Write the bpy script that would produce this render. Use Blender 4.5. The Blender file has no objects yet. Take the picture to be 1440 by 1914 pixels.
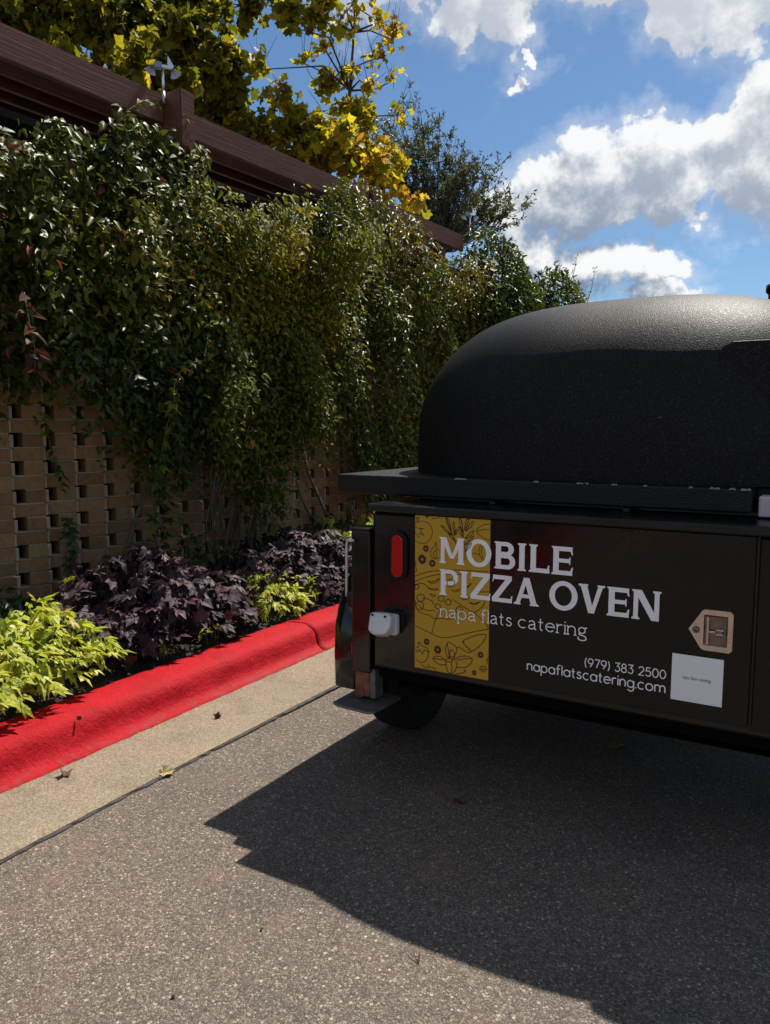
import bpy, bmesh, math, random
import numpy as np
from mathutils import Vector, Matrix
random.seed(7)
RNG = np.random.default_rng(11)
SC = bpy.context.scene
COL = SC.collection
R = math.radians

# ------------------------------------------------------------------ camera
# world: +Y runs along the kerb and the trailer, +X to the right, Z up
CAM_H, CAM_YAW, CAM_PITCH = 1.35, R(31.0), math.atan(157 / 1439)
cam = bpy.data.cameras.new('camera')
cam.sensor_fit = 'HORIZONTAL'
cam.sensor_width = 36.0
cam.lens = 36.0 * 1439 / 1440
cam.clip_start, cam.clip_end = 0.05, 3000
camo = bpy.data.objects.new('camera', cam)
COL.objects.link(camo)
camo.location = (0, 0, CAM_H)
camo.rotation_euler = (R(90) - CAM_PITCH, 0, CAM_YAW)
SC.camera = camo

# ------------------------------------------------------------------ light
SUN_EL = R(57.0)
SUN_H = Vector((0.075, 1.0, 0)).normalized()
SUN_DIR = Vector((SUN_H.x * math.cos(SUN_EL), SUN_H.y * math.cos(SUN_EL), math.sin(SUN_EL)))
sl = bpy.data.lights.new('sun', 'SUN')
sl.energy, sl.angle, sl.color = 5.0, R(0.53), (1.0, 0.93, 0.83)
so = bpy.data.objects.new('sun', sl)
COL.objects.link(so)
so.rotation_euler = SUN_DIR.to_track_quat('Z', 'Y').to_euler()
so.location = (2, 8, 12)

SKY_STRENGTH = 0.05
EXPOSURE = 0.6
SC.view_settings.view_transform = 'Standard'
SC.view_settings.look = 'None'
SC.view_settings.exposure = EXPOSURE
SC.view_settings.gamma = 1.0
SC.view_settings.use_curve_mapping = False
SC.cycles.max_bounces = 5
SC.cycles.diffuse_bounces = 3
SC.cycles.glossy_bounces = 3
SC.cycles.transparent_max_bounces = 8


class NB:
    """small node-tree builder"""
    def __init__(self, tree):
        self.t = tree

    def n(self, kind, **kw):
        nd = self.t.nodes.new(kind)
        for k, v in kw.items():
            setattr(nd, k, v)
        return nd

    def put(self, sock, v):
        if hasattr(v, 'is_output') or hasattr(v, 'links'):
            self.t.links.new(v, sock)
        elif v is not None:
            sock.default_value = v

    def m(self, op, a, b=None, c=None, clamp=False):
        nd = self.n('ShaderNodeMath', operation=op, use_clamp=clamp)
        for i, v in enumerate((a, b, c)):
            if v is not None:
                self.put(nd.inputs[i], v)
        return nd.outputs[0]

    def v(self, op, a, b=None, scale=None):
        nd = self.n('ShaderNodeVectorMath', operation=op)
        self.put(nd.inputs[0], a)
        if b is not None:
            self.put(nd.inputs[1], b)
        if scale is not None:
            self.put(nd.inputs['Scale'], scale)
        return nd.outputs['Value'] if op in ('LENGTH', 'DOT_PRODUCT', 'DISTANCE') else nd.outputs[0]

    def mix(self, fac, a, b, mode='MIX'):
        nd = self.n('ShaderNodeMix', data_type='RGBA', blend_type=mode)
        self.put(nd.inputs[0], fac)
        self.put(nd.inputs[6], a)
        self.put(nd.inputs[7], b)
        return nd.outputs[2]

    def noise(self, vec, scale, detail=4, rough=0.55, lac=2.0, dist=0.0):
        nd = self.n('ShaderNodeTexNoise')
        self.put(nd.inputs['Vector'], vec)
        nd.inputs['Scale'].default_value = scale
        nd.inputs['Detail'].default_value = detail
        nd.inputs['Roughness'].default_value = rough
        nd.inputs['Lacunarity'].default_value = lac
        nd.inputs['Distortion'].default_value = dist
        return nd.outputs[0]

    def noisec(self, vec, scale, detail=3, rough=.5):
        nd = self.n('ShaderNodeTexNoise')
        self.put(nd.inputs['Vector'], vec)
        nd.inputs['Scale'].default_value = scale
        nd.inputs['Detail'].default_value = detail
        nd.inputs['Roughness'].default_value = rough
        return nd.outputs[1]

    def voro(self, vec, scale, feature='F1', rand=1.0):
        nd = self.n('ShaderNodeTexVoronoi', feature=feature)
        self.put(nd.inputs['Vector'], vec)
        nd.inputs['Scale'].default_value = scale
        nd.inputs['Randomness'].default_value = rand
        return nd

    def ramp(self, fac, stops, interp='LINEAR'):
        nd = self.n('ShaderNodeValToRGB')
        nd.color_ramp.interpolation = interp
        el = nd.color_ramp.elements
        while len(el) < len(stops):
            el.new(0.5)
        for e, (p, c) in zip(el, stops):
            e.position = p
            e.color = (c[0], c[1], c[2], 1) if isinstance(c, (tuple, list)) else (c, c, c, 1)
        self.put(nd.inputs[0], fac)
        return nd.outputs[0]

    def maprange(self, x, a, b, c=0.0, d=1.0, kind='SMOOTHSTEP'):
        nd = self.n('ShaderNodeMapRange', interpolation_type=kind)
        for i, v in enumerate((x, a, b, c, d)):
            self.put(nd.inputs[i], v)
        return nd.outputs[0]


PUFF, WARP = 1.8, .145


def build_world():
    w = bpy.data.worlds.new('World')
    SC.world = w
    w.use_nodes = True
    t = w.node_tree
    t.nodes.clear()
    b = NB(t)
    sky = b.n('ShaderNodeTexSky', sky_type='NISHITA')
    sky.sun_disc = False
    sky.sun_elevation = SUN_EL
    sky.sun_rotation = math.atan2(SUN_H.x, SUN_H.y)
    sky.air_density, sky.dust_density, sky.ozone_density = 1.0, 0.4, 2.2
    sky.altitude = 80
    # --- cloud density as a node group of a direction
    g = bpy.data.node_groups.new('cloud_density', 'ShaderNodeTree')
    g.interface.new_socket('Direction', in_out='INPUT', socket_type='NodeSocketVector')
    g.interface.new_socket('Density', in_out='OUTPUT', socket_type='NodeSocketFloat')
    q = NB(g)
    gi, go = q.n('NodeGroupInput'), q.n('NodeGroupOutput')
    d = q.v('NORMALIZE', gi.outputs[0])
    wn = q.v('SUBTRACT', q.noisec(d, 11.0, 5, .60), (.5, .5, .5))
    dw = q.v('ADD', d, q.v('SCALE', wn, scale=WARP))
    sep = q.n('ShaderNodeSeparateXYZ')
    q.put(sep.inputs[0], dw)
    az = q.m('ARCTAN2', sep.outputs[0], sep.outputs[1])
    el = q.m('ARCSINE', sep.outputs[2])
    # cumulus heaps seen that day: azimuth, elevation, half width, half height up / down
    blobs = [(-.275, .300, .075, .055, .05), (-.215, .305, .06, .045, .05), (-.335, .275, .06, .045, .06), (-.29, .26, .10, .04, .030),
             (-.075, .345, .075, .050, .07), (-.135, .325, .045, .035, .05), (-.08, .27, .12, .05, .045), (-.20, .265, .06, .03, .03),
             (-.225, .190, .065, .024, .025), (-.30, .185, .07, .03, .035), (-.385, .245, .035, .06, .07), (-.20, .160, .055, .016, .016), (-.36, .19, .04, .03, .04),
             (-.47, .490, .10, .06, .045), (-.39, .480, .055, .05, .055), (-.56, .49, .10, .06, .035), (-.385, .415, .010, .010, .008),
             (-.19, .470, .075, .06, .055), (-.09, .465, .12, .08, .075), (-.29, .500, .12, .05, .05), (-.35, .52, .12, .05, .05), (.06, .32, .10, .07, .06)]
    field = None
    pol = q.n('ShaderNodeCombineXYZ')
    q.put(pol.inputs[0], az)
    q.put(pol.inputs[1], el)
    for a0, e0, wx, hu, hd in blobs:
        h, ec = (hu + hd) / 2, e0 + (hu - hd) / 2
        nd = q.n('ShaderNodeVectorMath', operation='MULTIPLY_ADD')
        q.put(nd.inputs[0], pol.outputs[0])
        nd.inputs[1].default_value = (1 / wx, 1 / h, 0)
        nd.inputs[2].default_value = (-a0 / wx, -ec / h, 0)
        r2 = q.v('DOT_PRODUCT', nd.outputs[0], nd.outputs[0])
        field = r2 if field is None else q.m('SMOOTH_MIN', field, r2, 0.25)
    field = q.m('MAXIMUM', q.m('SUBTRACT', 1.0, field), -1.2)
    # the same kind of broken cloud everywhere else in the sky
    vc = (math.sin(-.42) * math.cos(.3), math.cos(-.42) * math.cos(.3), math.sin(.3))
    away = q.maprange(q.v('DOT_PRODUCT', d, vc), 0.88, 0.80, 0.0, 1.0)
    gen = q.m('MULTIPLY', q.m('SUBTRACT', q.noise(d, 3.1, 2, .5), 0.52), 7.0)
    gen = q.m('MULTIPLY', q.m('ADD', gen, 1.2), away)
    field = q.m('MAXIMUM', field, q.m('SUBTRACT', gen, 1.2))
    n1 = q.noise(d, 24.0, 4, .62, 2.1, 0)
    fb = q.m('MULTIPLY', q.m('SUBTRACT', n1, .5), PUFF)
    q.put(go.inputs[0], q.m('ADD', field, fb))
    # --- shading
    tc = b.n('ShaderNodeTexCoord')
    dirv = b.v('NORMALIZE', tc.outputs['Generated'])

    def dens(vec):
        nd = b.n('ShaderNodeGroup')
        nd.node_tree = g
        b.put(nd.inputs[0], vec)
        return nd.outputs[0]
    d0 = dens(dirv)
    d2 = dens(b.v('ADD', dirv, tuple(SUN_DIR * .040)))
    alpha = b.m('MAXIMUM', b.maprange(d0, -0.05, 0.44), b.m('MULTIPLY', b.maprange(d0, -1.1, .35), .30))
    sh = b.m('SUBTRACT', b.m('MULTIPLY', d2, 1.25), b.m('MULTIPLY', d0, .40))
    # clouds nearer the sun let more of its light through
    fwd = b.maprange(b.v('DOT_PRODUCT', dirv, tuple(SUN_DIR)), .62, .86, 1.0, .5)
    thick = b.m('MULTIPLY', b.maprange(sh, -0.2, 1.05), fwd)
    K = 1.0 / (2 ** EXPOSURE * SKY_STRENGTH)
    wht = (0.95 * K, 0.96 * K, 0.97 * K, 1)
    gry = (0.21 * K, 0.285 * K, 0.41 * K, 1)
    cl = b.mix(thick, wht, gry)
    skyc = b.mix(1.0, sky.outputs[0], (SKY_R, SKY_G, SKY_B, 1), 'MULTIPLY')
    colr = b.mix(alpha, skyc, cl)
    bg = b.n('ShaderNodeBackground')
    b.put(bg.inputs[0], colr)
    bg.inputs[1].default_value = SKY_STRENGTH
    out = b.n('ShaderNodeOutputWorld')
    t.links.new(bg.outputs[0], out.inputs[0])
    w.cycles.sampling_method = 'MANUAL'
    w.cycles.sample_map_resolution = 512


SKY_R, SKY_G, SKY_B = 0.91, 1.15, 1.31        # the photograph's deeper blue
build_world()

# ------------------------------------------------------------------ helpers


def link(o, parent=None):
    COL.objects.link(o)
    if parent is not None:
        o.parent = parent
    return o


def tag(o, label=None, cat=None, group=None, kind=None):
    if label:
        o['label'] = label
    if cat:
        o['category'] = cat
    if group:
        o['group'] = group
    if kind:
        o['kind'] = kind
    return o


def empty(name, loc=(0, 0, 0), label=None, cat=None, group=None):
    o = bpy.data.objects.new(name, None)
    o.empty_display_size = 0.1
    link(o)
    o.location = loc
    return tag(o, label, cat, group)


def mesh_obj(name, me, mat=None, parent=None, world=True):
    """link mesh data given in world coordinates under a parent standing at parent.location"""
    o = bpy.data.objects.new(name, me)
    if mat is not None and len(me.materials) == 0:
        me.materials.append(mat)
    link(o, parent)
    if parent is not None and world:
        p = Vector((0, 0, 0))
        q = parent
        while q is not None:
            p += q.location
            q = q.parent
        o.location = -p
    return o


def place(o, origin):
    """move an object's origin to `origin` (world) keeping the geometry where it is (unrotated chains)"""
    me = o.data
    cur = Vector(o.location)
    q = o.parent
    while q is not None:
        cur += q.location
        q = q.parent
    d = Vector(origin) - cur
    me.transform(Matrix.Translation(-d))
    o.location = Vector(o.location) + d
    return o


class MB:
    """collects simple shapes into one mesh"""
    def __init__(self):
        self.v, self.f, self.sm = [], [], []

    def add(self, vs, fs, smooth=False):
        k = len(self.v)
        self.v += [tuple(p) for p in vs]
        self.f += [tuple(i + k for i in f) for f in fs]
        self.sm += [smooth] * len(fs)
        return self

    def box(self, x0, x1, y0, y1, z0, z1, M=None):
        vs = [Vector((x, y, z)) for z in (z0, z1) for y in (y0, y1) for x in (x0, x1)]
        if M is not None:
            vs = [M @ p for p in vs]
        return self.add(vs, [(0, 2, 3, 1), (4, 5, 7, 6), (0, 1, 5, 4), (2, 6, 7, 3), (0, 4, 6, 2), (1, 3, 7, 5)])

    def prism(self, pts, axis, a0, a1):
        """polygon (2D) extruded along an axis; pts in the other two axes in xyz order"""
        n = len(pts)

        def mk(p, a):
            return {'x': (a, p[0], p[1]), 'y': (p[0], a, p[1]), 'z': (p[0], p[1], a)}[axis]
        vs = [mk(p, a0) for p in pts] + [mk(p, a1) for p in pts]
        fs = [tuple(range(n)), tuple(range(2 * n - 1, n - 1, -1))]
        fs += [(i, i + n, (i + 1) % n + n, (i + 1) % n) for i in range(n)]
        return self.add(vs, fs)

    def tube(self, pts, rads, sides=6, cap=True, smooth=True):
        pts = [Vector(p) for p in pts]
        if not hasattr(rads, '__len__'):
            rads = [rads] * len(pts)
        vs, fs = [], []
        prev = None
        for i, p in enumerate(pts):
            t = (pts[min(i + 1, len(pts) - 1)] - pts[max(i - 1, 0)])
            t = t.normalized() if t.length > 1e-9 else Vector((0, 0, 1))
            if prev is None:
                a = Vector((0, 0, 1)) if abs(t.z) < .9 else Vector((1, 0, 0))
                u = t.cross(a).normalized()
            else:
                u = (prev - t * prev.dot(t))
                u = u.normalized() if u.length > 1e-6 else t.orthogonal().normalized()
            prev = u
            w = t.cross(u)
            for k in range(sides):
                an = 2 * math.pi * k / sides
                vs.append(p + (u * math.cos(an) + w * math.sin(an)) * rads[i])
        for i in range(len(pts) - 1):
            for k in range(sides):
                k2 = (k + 1) % sides
                fs.append((i * sides + k, i * sides + k2, (i + 1) * sides + k2, (i + 1) * sides + k))
        self.add(vs, fs, smooth)
        if cap:
            n0 = len(self.v) - len(vs)
            self.f.append(tuple(n0 + k for k in reversed(range(sides))))
            self.f.append(tuple(n0 + (len(pts) - 1) * sides + k for k in range(sides)))
            self.sm += [False, False]
        return self

    def cyl(self, p0, p1, r0, r1=None, sides=20):
        return self.tube([p0, p1], [r0, r0 if r1 is None else r1], sides)

    def lathe(self, prof, axis_o, axis='z', sides=32):
        """prof: list of (r, a) along the axis"""
        vs, fs = [], []
        o = Vector(axis_o)
        for r, a in prof:
            for k in range(sides):
                an = 2 * math.pi * k / sides
                c, s = r * math.cos(an), r * math.sin(an)
                vs.append(o + Vector({'z': (c, s, a), 'x': (a, c, s), 'y': (s, a, c)}[axis]))
        for i in range(len(prof) - 1):
            for k in range(sides):
                k2 = (k + 1) % sides
                fs.append((i * sides + k, i * sides + k2, (i + 1) * sides + k2, (i + 1) * sides + k))
        fs.append(tuple(reversed(range(sides))))
        fs.append(tuple((len(prof) - 1) * sides + k for k in range(sides)))
        return self.add(vs, fs, True)

    def mesh(self, name):
        me = bpy.data.meshes.new(name)
        me.from_pydata(self.v, [], self.f)
        me.polygons.foreach_set('use_smooth', self.sm)
        me.update()
        return me

    def build(self, name, mat, parent=None, bevel=0.0, seg=2, origin=None):
        me = self.mesh(name)
        if bevel > 0:
            bm = bmesh.new()
            bm.from_mesh(me)
            bmesh.ops.remove_doubles(bm, verts=bm.verts, dist=1e-5)
            bmesh.ops.recalc_face_normals(bm, faces=bm.faces)
            eds = [e for e in bm.edges if len(e.link_faces) == 2 and e.calc_face_angle(0) > .5]
            bmesh.ops.bevel(bm, geom=eds, offset=bevel, segments=seg, affect='EDGES', profile=.5)
            bm.to_mesh(me)
            bm.free()
        else:
            bm = bmesh.new()
            bm.from_mesh(me)
            bmesh.ops.recalc_face_normals(bm, faces=bm.faces)
            bm.to_mesh(me)
            bm.free()
        o = mesh_obj(name, me, mat, parent)
        if origin is not None:
            place(o, origin)
        return o


# ------------------------------------------------------------------ materials
def new_mat(name):
    m = bpy.data.materials.new(name)
    m.use_nodes = True
    t = m.node_tree
    bs = t.nodes['Principled BSDF']
    return m, NB(t), bs


def simple(name, col, rough=.5, metal=0.0, spec=.5, coat=0.0, var=0.0, vscale=8.0, bump=0.0, bscale=60.0):
    m, b, bs = new_mat(name)
    bs.inputs['Roughness'].default_value = rough
    bs.inputs['Metallic'].default_value = metal
    bs.inputs['Specular IOR Level'].default_value = spec
    bs.inputs['Coat Weight'].default_value = coat
    c4 = (*col, 1)
    geo = b.n('ShaderNodeNewGeometry')
    if var > 0:
        n = b.noise(geo.outputs['Position'], vscale, 5, .6)
        f = b.maprange(n, .3, .7, 1 - var, 1 + var, 'LINEAR')
        b.put(bs.inputs['Base Color'], b.mix(1.0, c4, b.v('SCALE', (1, 1, 1), scale=f), 'MULTIPLY'))
        b.put(bs.inputs['Roughness'], b.maprange(n, .3, .7, max(rough - .12, .02), min(rough + .12, 1), 'LINEAR'))
    else:
        bs.inputs['Base Color'].default_value = c4
    if bump > 0:
        bp = b.n('ShaderNodeBump')
        bp.inputs['Strength'].default_value = 1.0
        bp.inputs['Distance'].default_value = bump
        b.put(bp.inputs['Height'], b.noise(geo.outputs['Position'], bscale, 6, .6))
        b.put(bs.inputs['Normal'], bp.outputs[0])
    return m


def mat_asphalt():
    m, b, bs = new_mat('asphalt')
    P = b.n('ShaderNodeNewGeometry').outputs['Position']
    pj = b.v('ADD', P, b.v('SCALE', b.n('ShaderNodeTexNoise').outputs[1], scale=0.0))
    v1 = b.voro(pj, 165)
    cell = b.n('ShaderNodeSeparateColor')
    b.put(cell.inputs[0], v1.outputs['Color'])
    stone = b.ramp(cell.outputs[0], [(0.0, (.050, .043, .037)), (.25, (.105, .090, .075)), (.6, (.160, .137, .113)),
                                     (.88, (.225, .193, .16)), (1.0, (.33, .285, .24))])
    warm = b.mix(b.m('MULTIPLY', cell.outputs[1], .5), stone, (.135, .098, .078, 1))
    v2 = b.voro(pj, 165, 'DISTANCE_TO_EDGE')
    gap = b.maprange(v2.outputs['Distance'], .0, .16)
    c1 = b.mix(gap, (.045, .040, .036, 1), warm)
    v3 = b.voro(P, 92)
    big_cell = b.n('ShaderNodeSeparateColor')
    b.put(big_cell.inputs[0], v3.outputs['Color'])
    isbig = b.m('MULTIPLY', b.m('GREATER_THAN', big_cell.outputs[0], .87), b.maprange(v3.outputs['Distance'], .50, .34))
    c1 = b.mix(isbig, c1, b.ramp(big_cell.outputs[1], [(0, (.085, .072, .060)), (.5, (.21, .18, .148)), (1, (.34, .30, .25))]))
    fine = b.maprange(b.noise(P, 420, 3, .6), .3, .7, .75, 1.25, 'LINEAR')
    c1 = b.mix(1.0, c1, b.v('SCALE', (1, 1, 1), scale=fine), 'MULTIPLY')
    big = b.noise(P, 1.3, 6, .66)
    c1 = b.mix(1.0, c1, b.ramp(big, [(.28, (.82, .83, .84)), (.5, (1.10, 1.07, 1.03)), (.72, (1.32, 1.22, 1.11))]), 'MULTIPLY')
    spot = b.maprange(b.noise(P, 9.0, 3, .5), .70, .76, 0, .55)
    c1 = b.mix(spot, c1, (.035, .031, .029, 1))
    blot = b.maprange(b.noise(P, 4.2, 4, .62), .55, .70, 0, .6)
    c1 = b.mix(blot, c1, b.mix(.45, c1, (.21, .115, .09, 1)))
    b.put(bs.inputs['Base Color'], c1)
    bs.inputs['Roughness'].default_value = .82
    bs.inputs['Specular IOR Level'].default_value = .3
    bp = b.n('ShaderNodeBump')
    bp.inputs['Strength'].default_value = .8
    bp.inputs['Distance'].default_value = .0030
    hgt = b.m('ADD', b.m('MULTIPLY', b.m('SUBTRACT', 1.0, v1.outputs['Distance']), .7), b.m('MULTIPLY', cell.outputs[2], .5))
    b.put(bp.inputs['Height'], hgt)
    b.put(bs.inputs['Normal'], bp.outputs[0])
    return m


def mat_concrete():
    m, b, bs = new_mat('tan_concrete')
    P = b.n('ShaderNodeNewGeometry').outputs['Position']
    v1 = b.voro(P, 230)
    cell = b.n('ShaderNodeSeparateColor')
    b.put(cell.inputs[0], v1.outputs['Color'])
    c = b.ramp(cell.outputs[0], [(0, (.14, .108, .075)), (.3, (.195, .152, .105)), (.7, (.245, .194, .138)), (1, (.33, .272, .205))])
    big = b.noise(P, 3.0, 6, .62)
    c = b.mix(1.0, c, b.ramp(big, [(.28, (.78, .77, .75)), (.5, (1, 1, 1)), (.75, (1.12, 1.09, 1.02))]), 'MULTIPLY')
    b.put(bs.inputs['Base Color'], c)
    bs.inputs['Roughness'].default_value = .85
    bs.inputs['Specular IOR Level'].default_value = .25
    bp = b.n('ShaderNodeBump')
    bp.inputs['Strength'].default_value = .7
    bp.inputs['Distance'].default_value = .0014
    b.put(bp.inputs['Height'], b.m('ADD', cell.outputs[1], b.noise(P, 90, 4, .6)))
    b.put(bs.inputs['Normal'], bp.outputs[0])
    return m


def mat_redpaint():
    m, b, bs = new_mat('red_kerb_paint')
    P = b.n('ShaderNodeNewGeometry').outputs['Position']
    n = b.noise(P, 7, 6, .62)
    c = b.ramp(n, [(.25, (.27, .002, .006)), (.5, (.36, .004, .010)), (.75, (.42, .010, .018))])
    chip = b.noise(P, 34, 6, .7)
    c = b.mix(b.maprange(chip, .655, .70), c, (.10, .006, .008, 1))
    sepz = b.n('ShaderNodeSeparateXYZ')
    b.put(sepz.inputs[0], P)
    foot = b.m('MULTIPLY', b.maprange(sepz.outputs[2], .045, .012), b.maprange(b.noise(P, 16, 5, .65), .42, .62))
    c = b.mix(b.m('MULTIPLY', foot, .55), c, (.20, .055, .045, 1))
    scuff = b.maprange(b.noise(b.v('MULTIPLY', P, (30, 3.0, 30)), 1.0, 5, .7), .63, .74, 0, .5)
    c = b.mix(scuff, c, (.13, .012, .016, 1))
    rub = b.maprange(b.noise(P, 55, 5, .7), .60, .72, 0, .30)
    c = b.mix(rub, c, (.50, .07, .07, 1))
    b.put(bs.inputs['Base Color'], c)
    b.put(bs.inputs['Roughness'], b.maprange(n, .3, .7, .55, .75, 'LINEAR'))
    bs.inputs['Specular IOR Level'].default_value = .12
    bp = b.n('ShaderNodeBump')
    bp.inputs['Strength'].default_value = 1.0
    bp.inputs['Distance'].default_value = .0042
    b.put(bp.inputs['Height'], b.m('ADD', b.m('MULTIPLY', b.noise(P, 60, 7, .68), 1.6), b.m('MULTIPLY', b.noise(P, 12, 3, .5), 1.8)))
    b.put(bs.inputs['Normal'], bp.outputs[0])
    return m


def mat_mulch():
    m, b, bs = new_mat('dark_mulch')
    P = b.n('ShaderNodeNewGeometry').outputs['Position']
    n = b.noise(P, 45, 7, .7)
    c = b.ramp(n, [(.3, (.008, .006, .005)), (.55, (.026, .019, .014)), (.75, (.06, .045, .034))])
    b.put(bs.inputs['Base Color'], c)
    bs.inputs['Roughness'].default_value = .9
    bp = b.n('ShaderNodeBump')
    bp.inputs['Distance'].default_value = .02
    b.put(bp.inputs['Height'], n)
    b.put(bs.inputs['Normal'], bp.outputs[0])
    return m


def mat_brick():
    m, b, bs = new_mat('tan_brick')
    P = b.n('ShaderNodeNewGeometry').outputs['Position']
    oi = b.n('ShaderNodeObjectInfo').outputs['Random']
    c = b.ramp(oi, [(0, (.185, .105, .050)), (.45, (.245, .145, .070)), (.8, (.275, .170, .086)), (1, (.20, .106, .048))])
    n = b.noise(P, 26, 6, .65)
    c = b.mix(1.0, c, b.ramp(n, [(.25, .70), (.5, 1.0), (.75, 1.18)]), 'MULTIPLY')
    b.put(bs.inputs['Base Color'], c)
    bs.inputs['Roughness'].default_value = .9
    bs.inputs['Specular IOR Level'].default_value = .2
    bp = b.n('ShaderNodeBump')
    bp.inputs['Distance'].default_value = .003
    b.put(bp.inputs['Height'], b.noise(P, 120, 5, .7))
    b.put(bs.inputs['Normal'], bp.outputs[0])
    return m


def mat_wood():
    m, b, bs = new_mat('red_brown_stained_timber')
    tc = b.n('ShaderNodeTexCoord').outputs['Object']
    st = b.v('MULTIPLY', tc, (14.0, 1.2, 26.0))
    n = b.noise(st, 2.2, 6, .6, 2.0, .6)
    oi = b.n('ShaderNodeObjectInfo').outputs['Random']
    c = b.ramp(n, [(.22, (.090, .033, .019)), (.5, (.115, .043, .025)), (.78, (.145, .060, .036))])
    c = b.mix(1.0, c, b.v('SCALE', (1, 1, 1), scale=b.maprange(oi, 0, 1, .82, 1.15, 'LINEAR')), 'MULTIPLY')
    w = b.noise(tc, 3.2, 4, .6)
    c = b.mix(b.maprange(w, .56, .72, 0, .45), c, (.19, .115, .09, 1))
    b.put(bs.inputs['Base Color'], c)
    bs.inputs['Roughness'].default_value = .62
    bs.inputs['Specular IOR Level'].default_value = .3
    bp = b.n('ShaderNodeBump')
    bp.inputs['Distance'].default_value = .002
    b.put(bp.inputs['Height'], n)
    b.put(bs.inputs['Normal'], bp.outputs[0])
    return m


def mat_leaf(name, stops, trans=.4, rough=.42, spec=.25, single=False, tcol=1.25):
    """leaf with its own hue per leaf; thin, so light passes through"""
    m, b, bs = new_mat(name)
    if single:
        t = b.n('ShaderNodeObjectInfo').outputs['Random']
    else:
        a = b.n('ShaderNodeAttribute')
        a.attribute_name = 'tint'
        t = a.outputs['Fac']
    c = b.ramp(t, stops)
    P = b.n('ShaderNodeNewGeometry').outputs['Position']
    c = b.mix(1.0, c, b.ramp(b.noise(P, 30, 4, .6), [(.3, .82), (.7, 1.14)]), 'MULTIPLY')
    b.put(bs.inputs['Base Color'], c)
    bs.inputs['Roughness'].default_value = rough
    bs.inputs['Specular IOR Level'].default_value = spec
    tr = b.n('ShaderNodeBsdfTranslucent')
    b.put(tr.inputs[0], b.mix(1.0, c, (tcol, tcol, tcol * .7, 1), 'MULTIPLY'))
    mx = b.n('ShaderNodeMixShader')
    mx.inputs[0].default_value = trans
    out = b.t.nodes['Material Output']
    b.t.links.new(bs.outputs[0], mx.inputs[1])
    b.t.links.new(tr.outputs[0], mx.inputs[2])
    b.t.links.new(mx.outputs[0], out.inputs[0])
    return m


def mat_dome():
    m, b, bs = new_mat('textured_black_dome_coating')
    P = b.n('ShaderNodeNewGeometry').outputs['Position']
    n = b.noise(P, 220, 2, .6)
    bp = b.n('ShaderNodeBump')
    bp.inputs['Strength'].default_value = 1.0
    bp.inputs['Distance'].default_value = .0016
    b.put(bp.inputs['Height'], n)
    b.put(bs.inputs['Normal'], bp.outputs[0])
    # sun glints put into the colour as pale flecks; a few thin pale scuffs
    glint_fleck = b.maprange(b.noise(P, 198.0, 2, .6), .50, .70)
    st = b.v('MULTIPLY', P, (10, 10, 40))
    sc = b.maprange(b.noise(st, 3.1, 2, .4), .775, .80)
    c = b.mix(glint_fleck, (.013 * .55, .013 * .55, .013 * .56, 1), (.013 * 2.0, .013 * 1.95, .013 * 1.95, 1))
    b.put(bs.inputs['Base Color'], b.mix(sc, c, (.07, .07, .068, 1)))
    b.put(bs.inputs['Roughness'], b.maprange(glint_fleck, 0, 1, .52, .52 * .72, 'LINEAR'))
    bs.inputs['Specular IOR Level'].default_value = .12
    return m


M = {}
M['asphalt'] = mat_asphalt()
M['concrete'] = mat_concrete()
M['red'] = mat_redpaint()
M['mulch'] = mat_mulch()
M['brick'] = mat_brick()
M['wood'] = mat_wood()
M['dome'] = mat_dome()
M['shelf'] = simple('black_shelf_coating', (.004, .004, .0045), .42, spec=.30, bump=.003, bscale=190)
M['mortar'] = simple('mortar', (.30, .25, .185), .92, spec=.2, var=.2, bump=.002, bscale=150)
M['dark_void'] = simple('dark_backing', (.02, .017, .015), .95, spec=.1, var=.2)  # darkness inside the wall openings, put into the backing colour
M['gloss_black'] = simple('gloss_black_paint', (.008, .007, .007), .13, spec=.45, var=.2, vscale=6, bump=.003, bscale=3.5)
M['under'] = simple('unlit_underbody_black', (.003, .003, .003), .9, spec=.05)  # near-black: the shade beneath the trailer is put into this colour
M['panel_black'] = simple('glossy_black_vinyl_wrap', (.0075, .0066, .0058), .13, spec=.30, var=.25, vscale=5, bump=.0045, bscale=2.6)
M['satin_black'] = simple('satin_black_paint', (.006, .006, .006), .28, spec=.35, var=.15, bump=.0006, bscale=240)
M['rubber'] = simple('tyre_rubber', (.008, .008, .008), .75, spec=.3, var=.2, bump=.001, bscale=120)
M['yellow'] = simple('mustard_yellow_vinyl', (.50, .285, .018), .30, spec=.4)
M['ink'] = simple('dark_maroon_ink', (.042, .008, .006), .4)
M['white'] = simple('white_vinyl_lettering', (.88, .85, .84), .35, spec=.4)
M['sticker'] = simple('pale_sticker', (.82, .81, .81), .4)
M['grey_ink'] = simple('grey_ink', (.12, .11, .11), .5)
M['steel'] = simple('brushed_stainless', (.62, .50, .42), .34, metal=1.0, var=.1, vscale=40, bump=.0004, bscale=200)
M['steel_dark'] = simple('shade_toned_stainless', (.20, .165, .14), .30, metal=1.0, var=.2, vscale=40)  # darkened to make the latch recess look deep; its shade is in the colour
M['galv'] = simple('galvanised_steel', (.42, .42, .42), .5, metal=.9, var=.2, vscale=30)
M['plate'] = simple('worn_jack_steel', (.16, .155, .15), .5, metal=.6, var=.3, vscale=30)
M['rust'] = simple('rusty_steel', (.22, .085, .04), .75, metal=.2, var=.5, vscale=35, bump=.001)
M['chrome'] = simple('bright_rod', (.62, .64, .66), .35, metal=.5)
M['white_plastic'] = simple('white_plastic', (.62, .62, .60), .42, var=.08)
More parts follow.
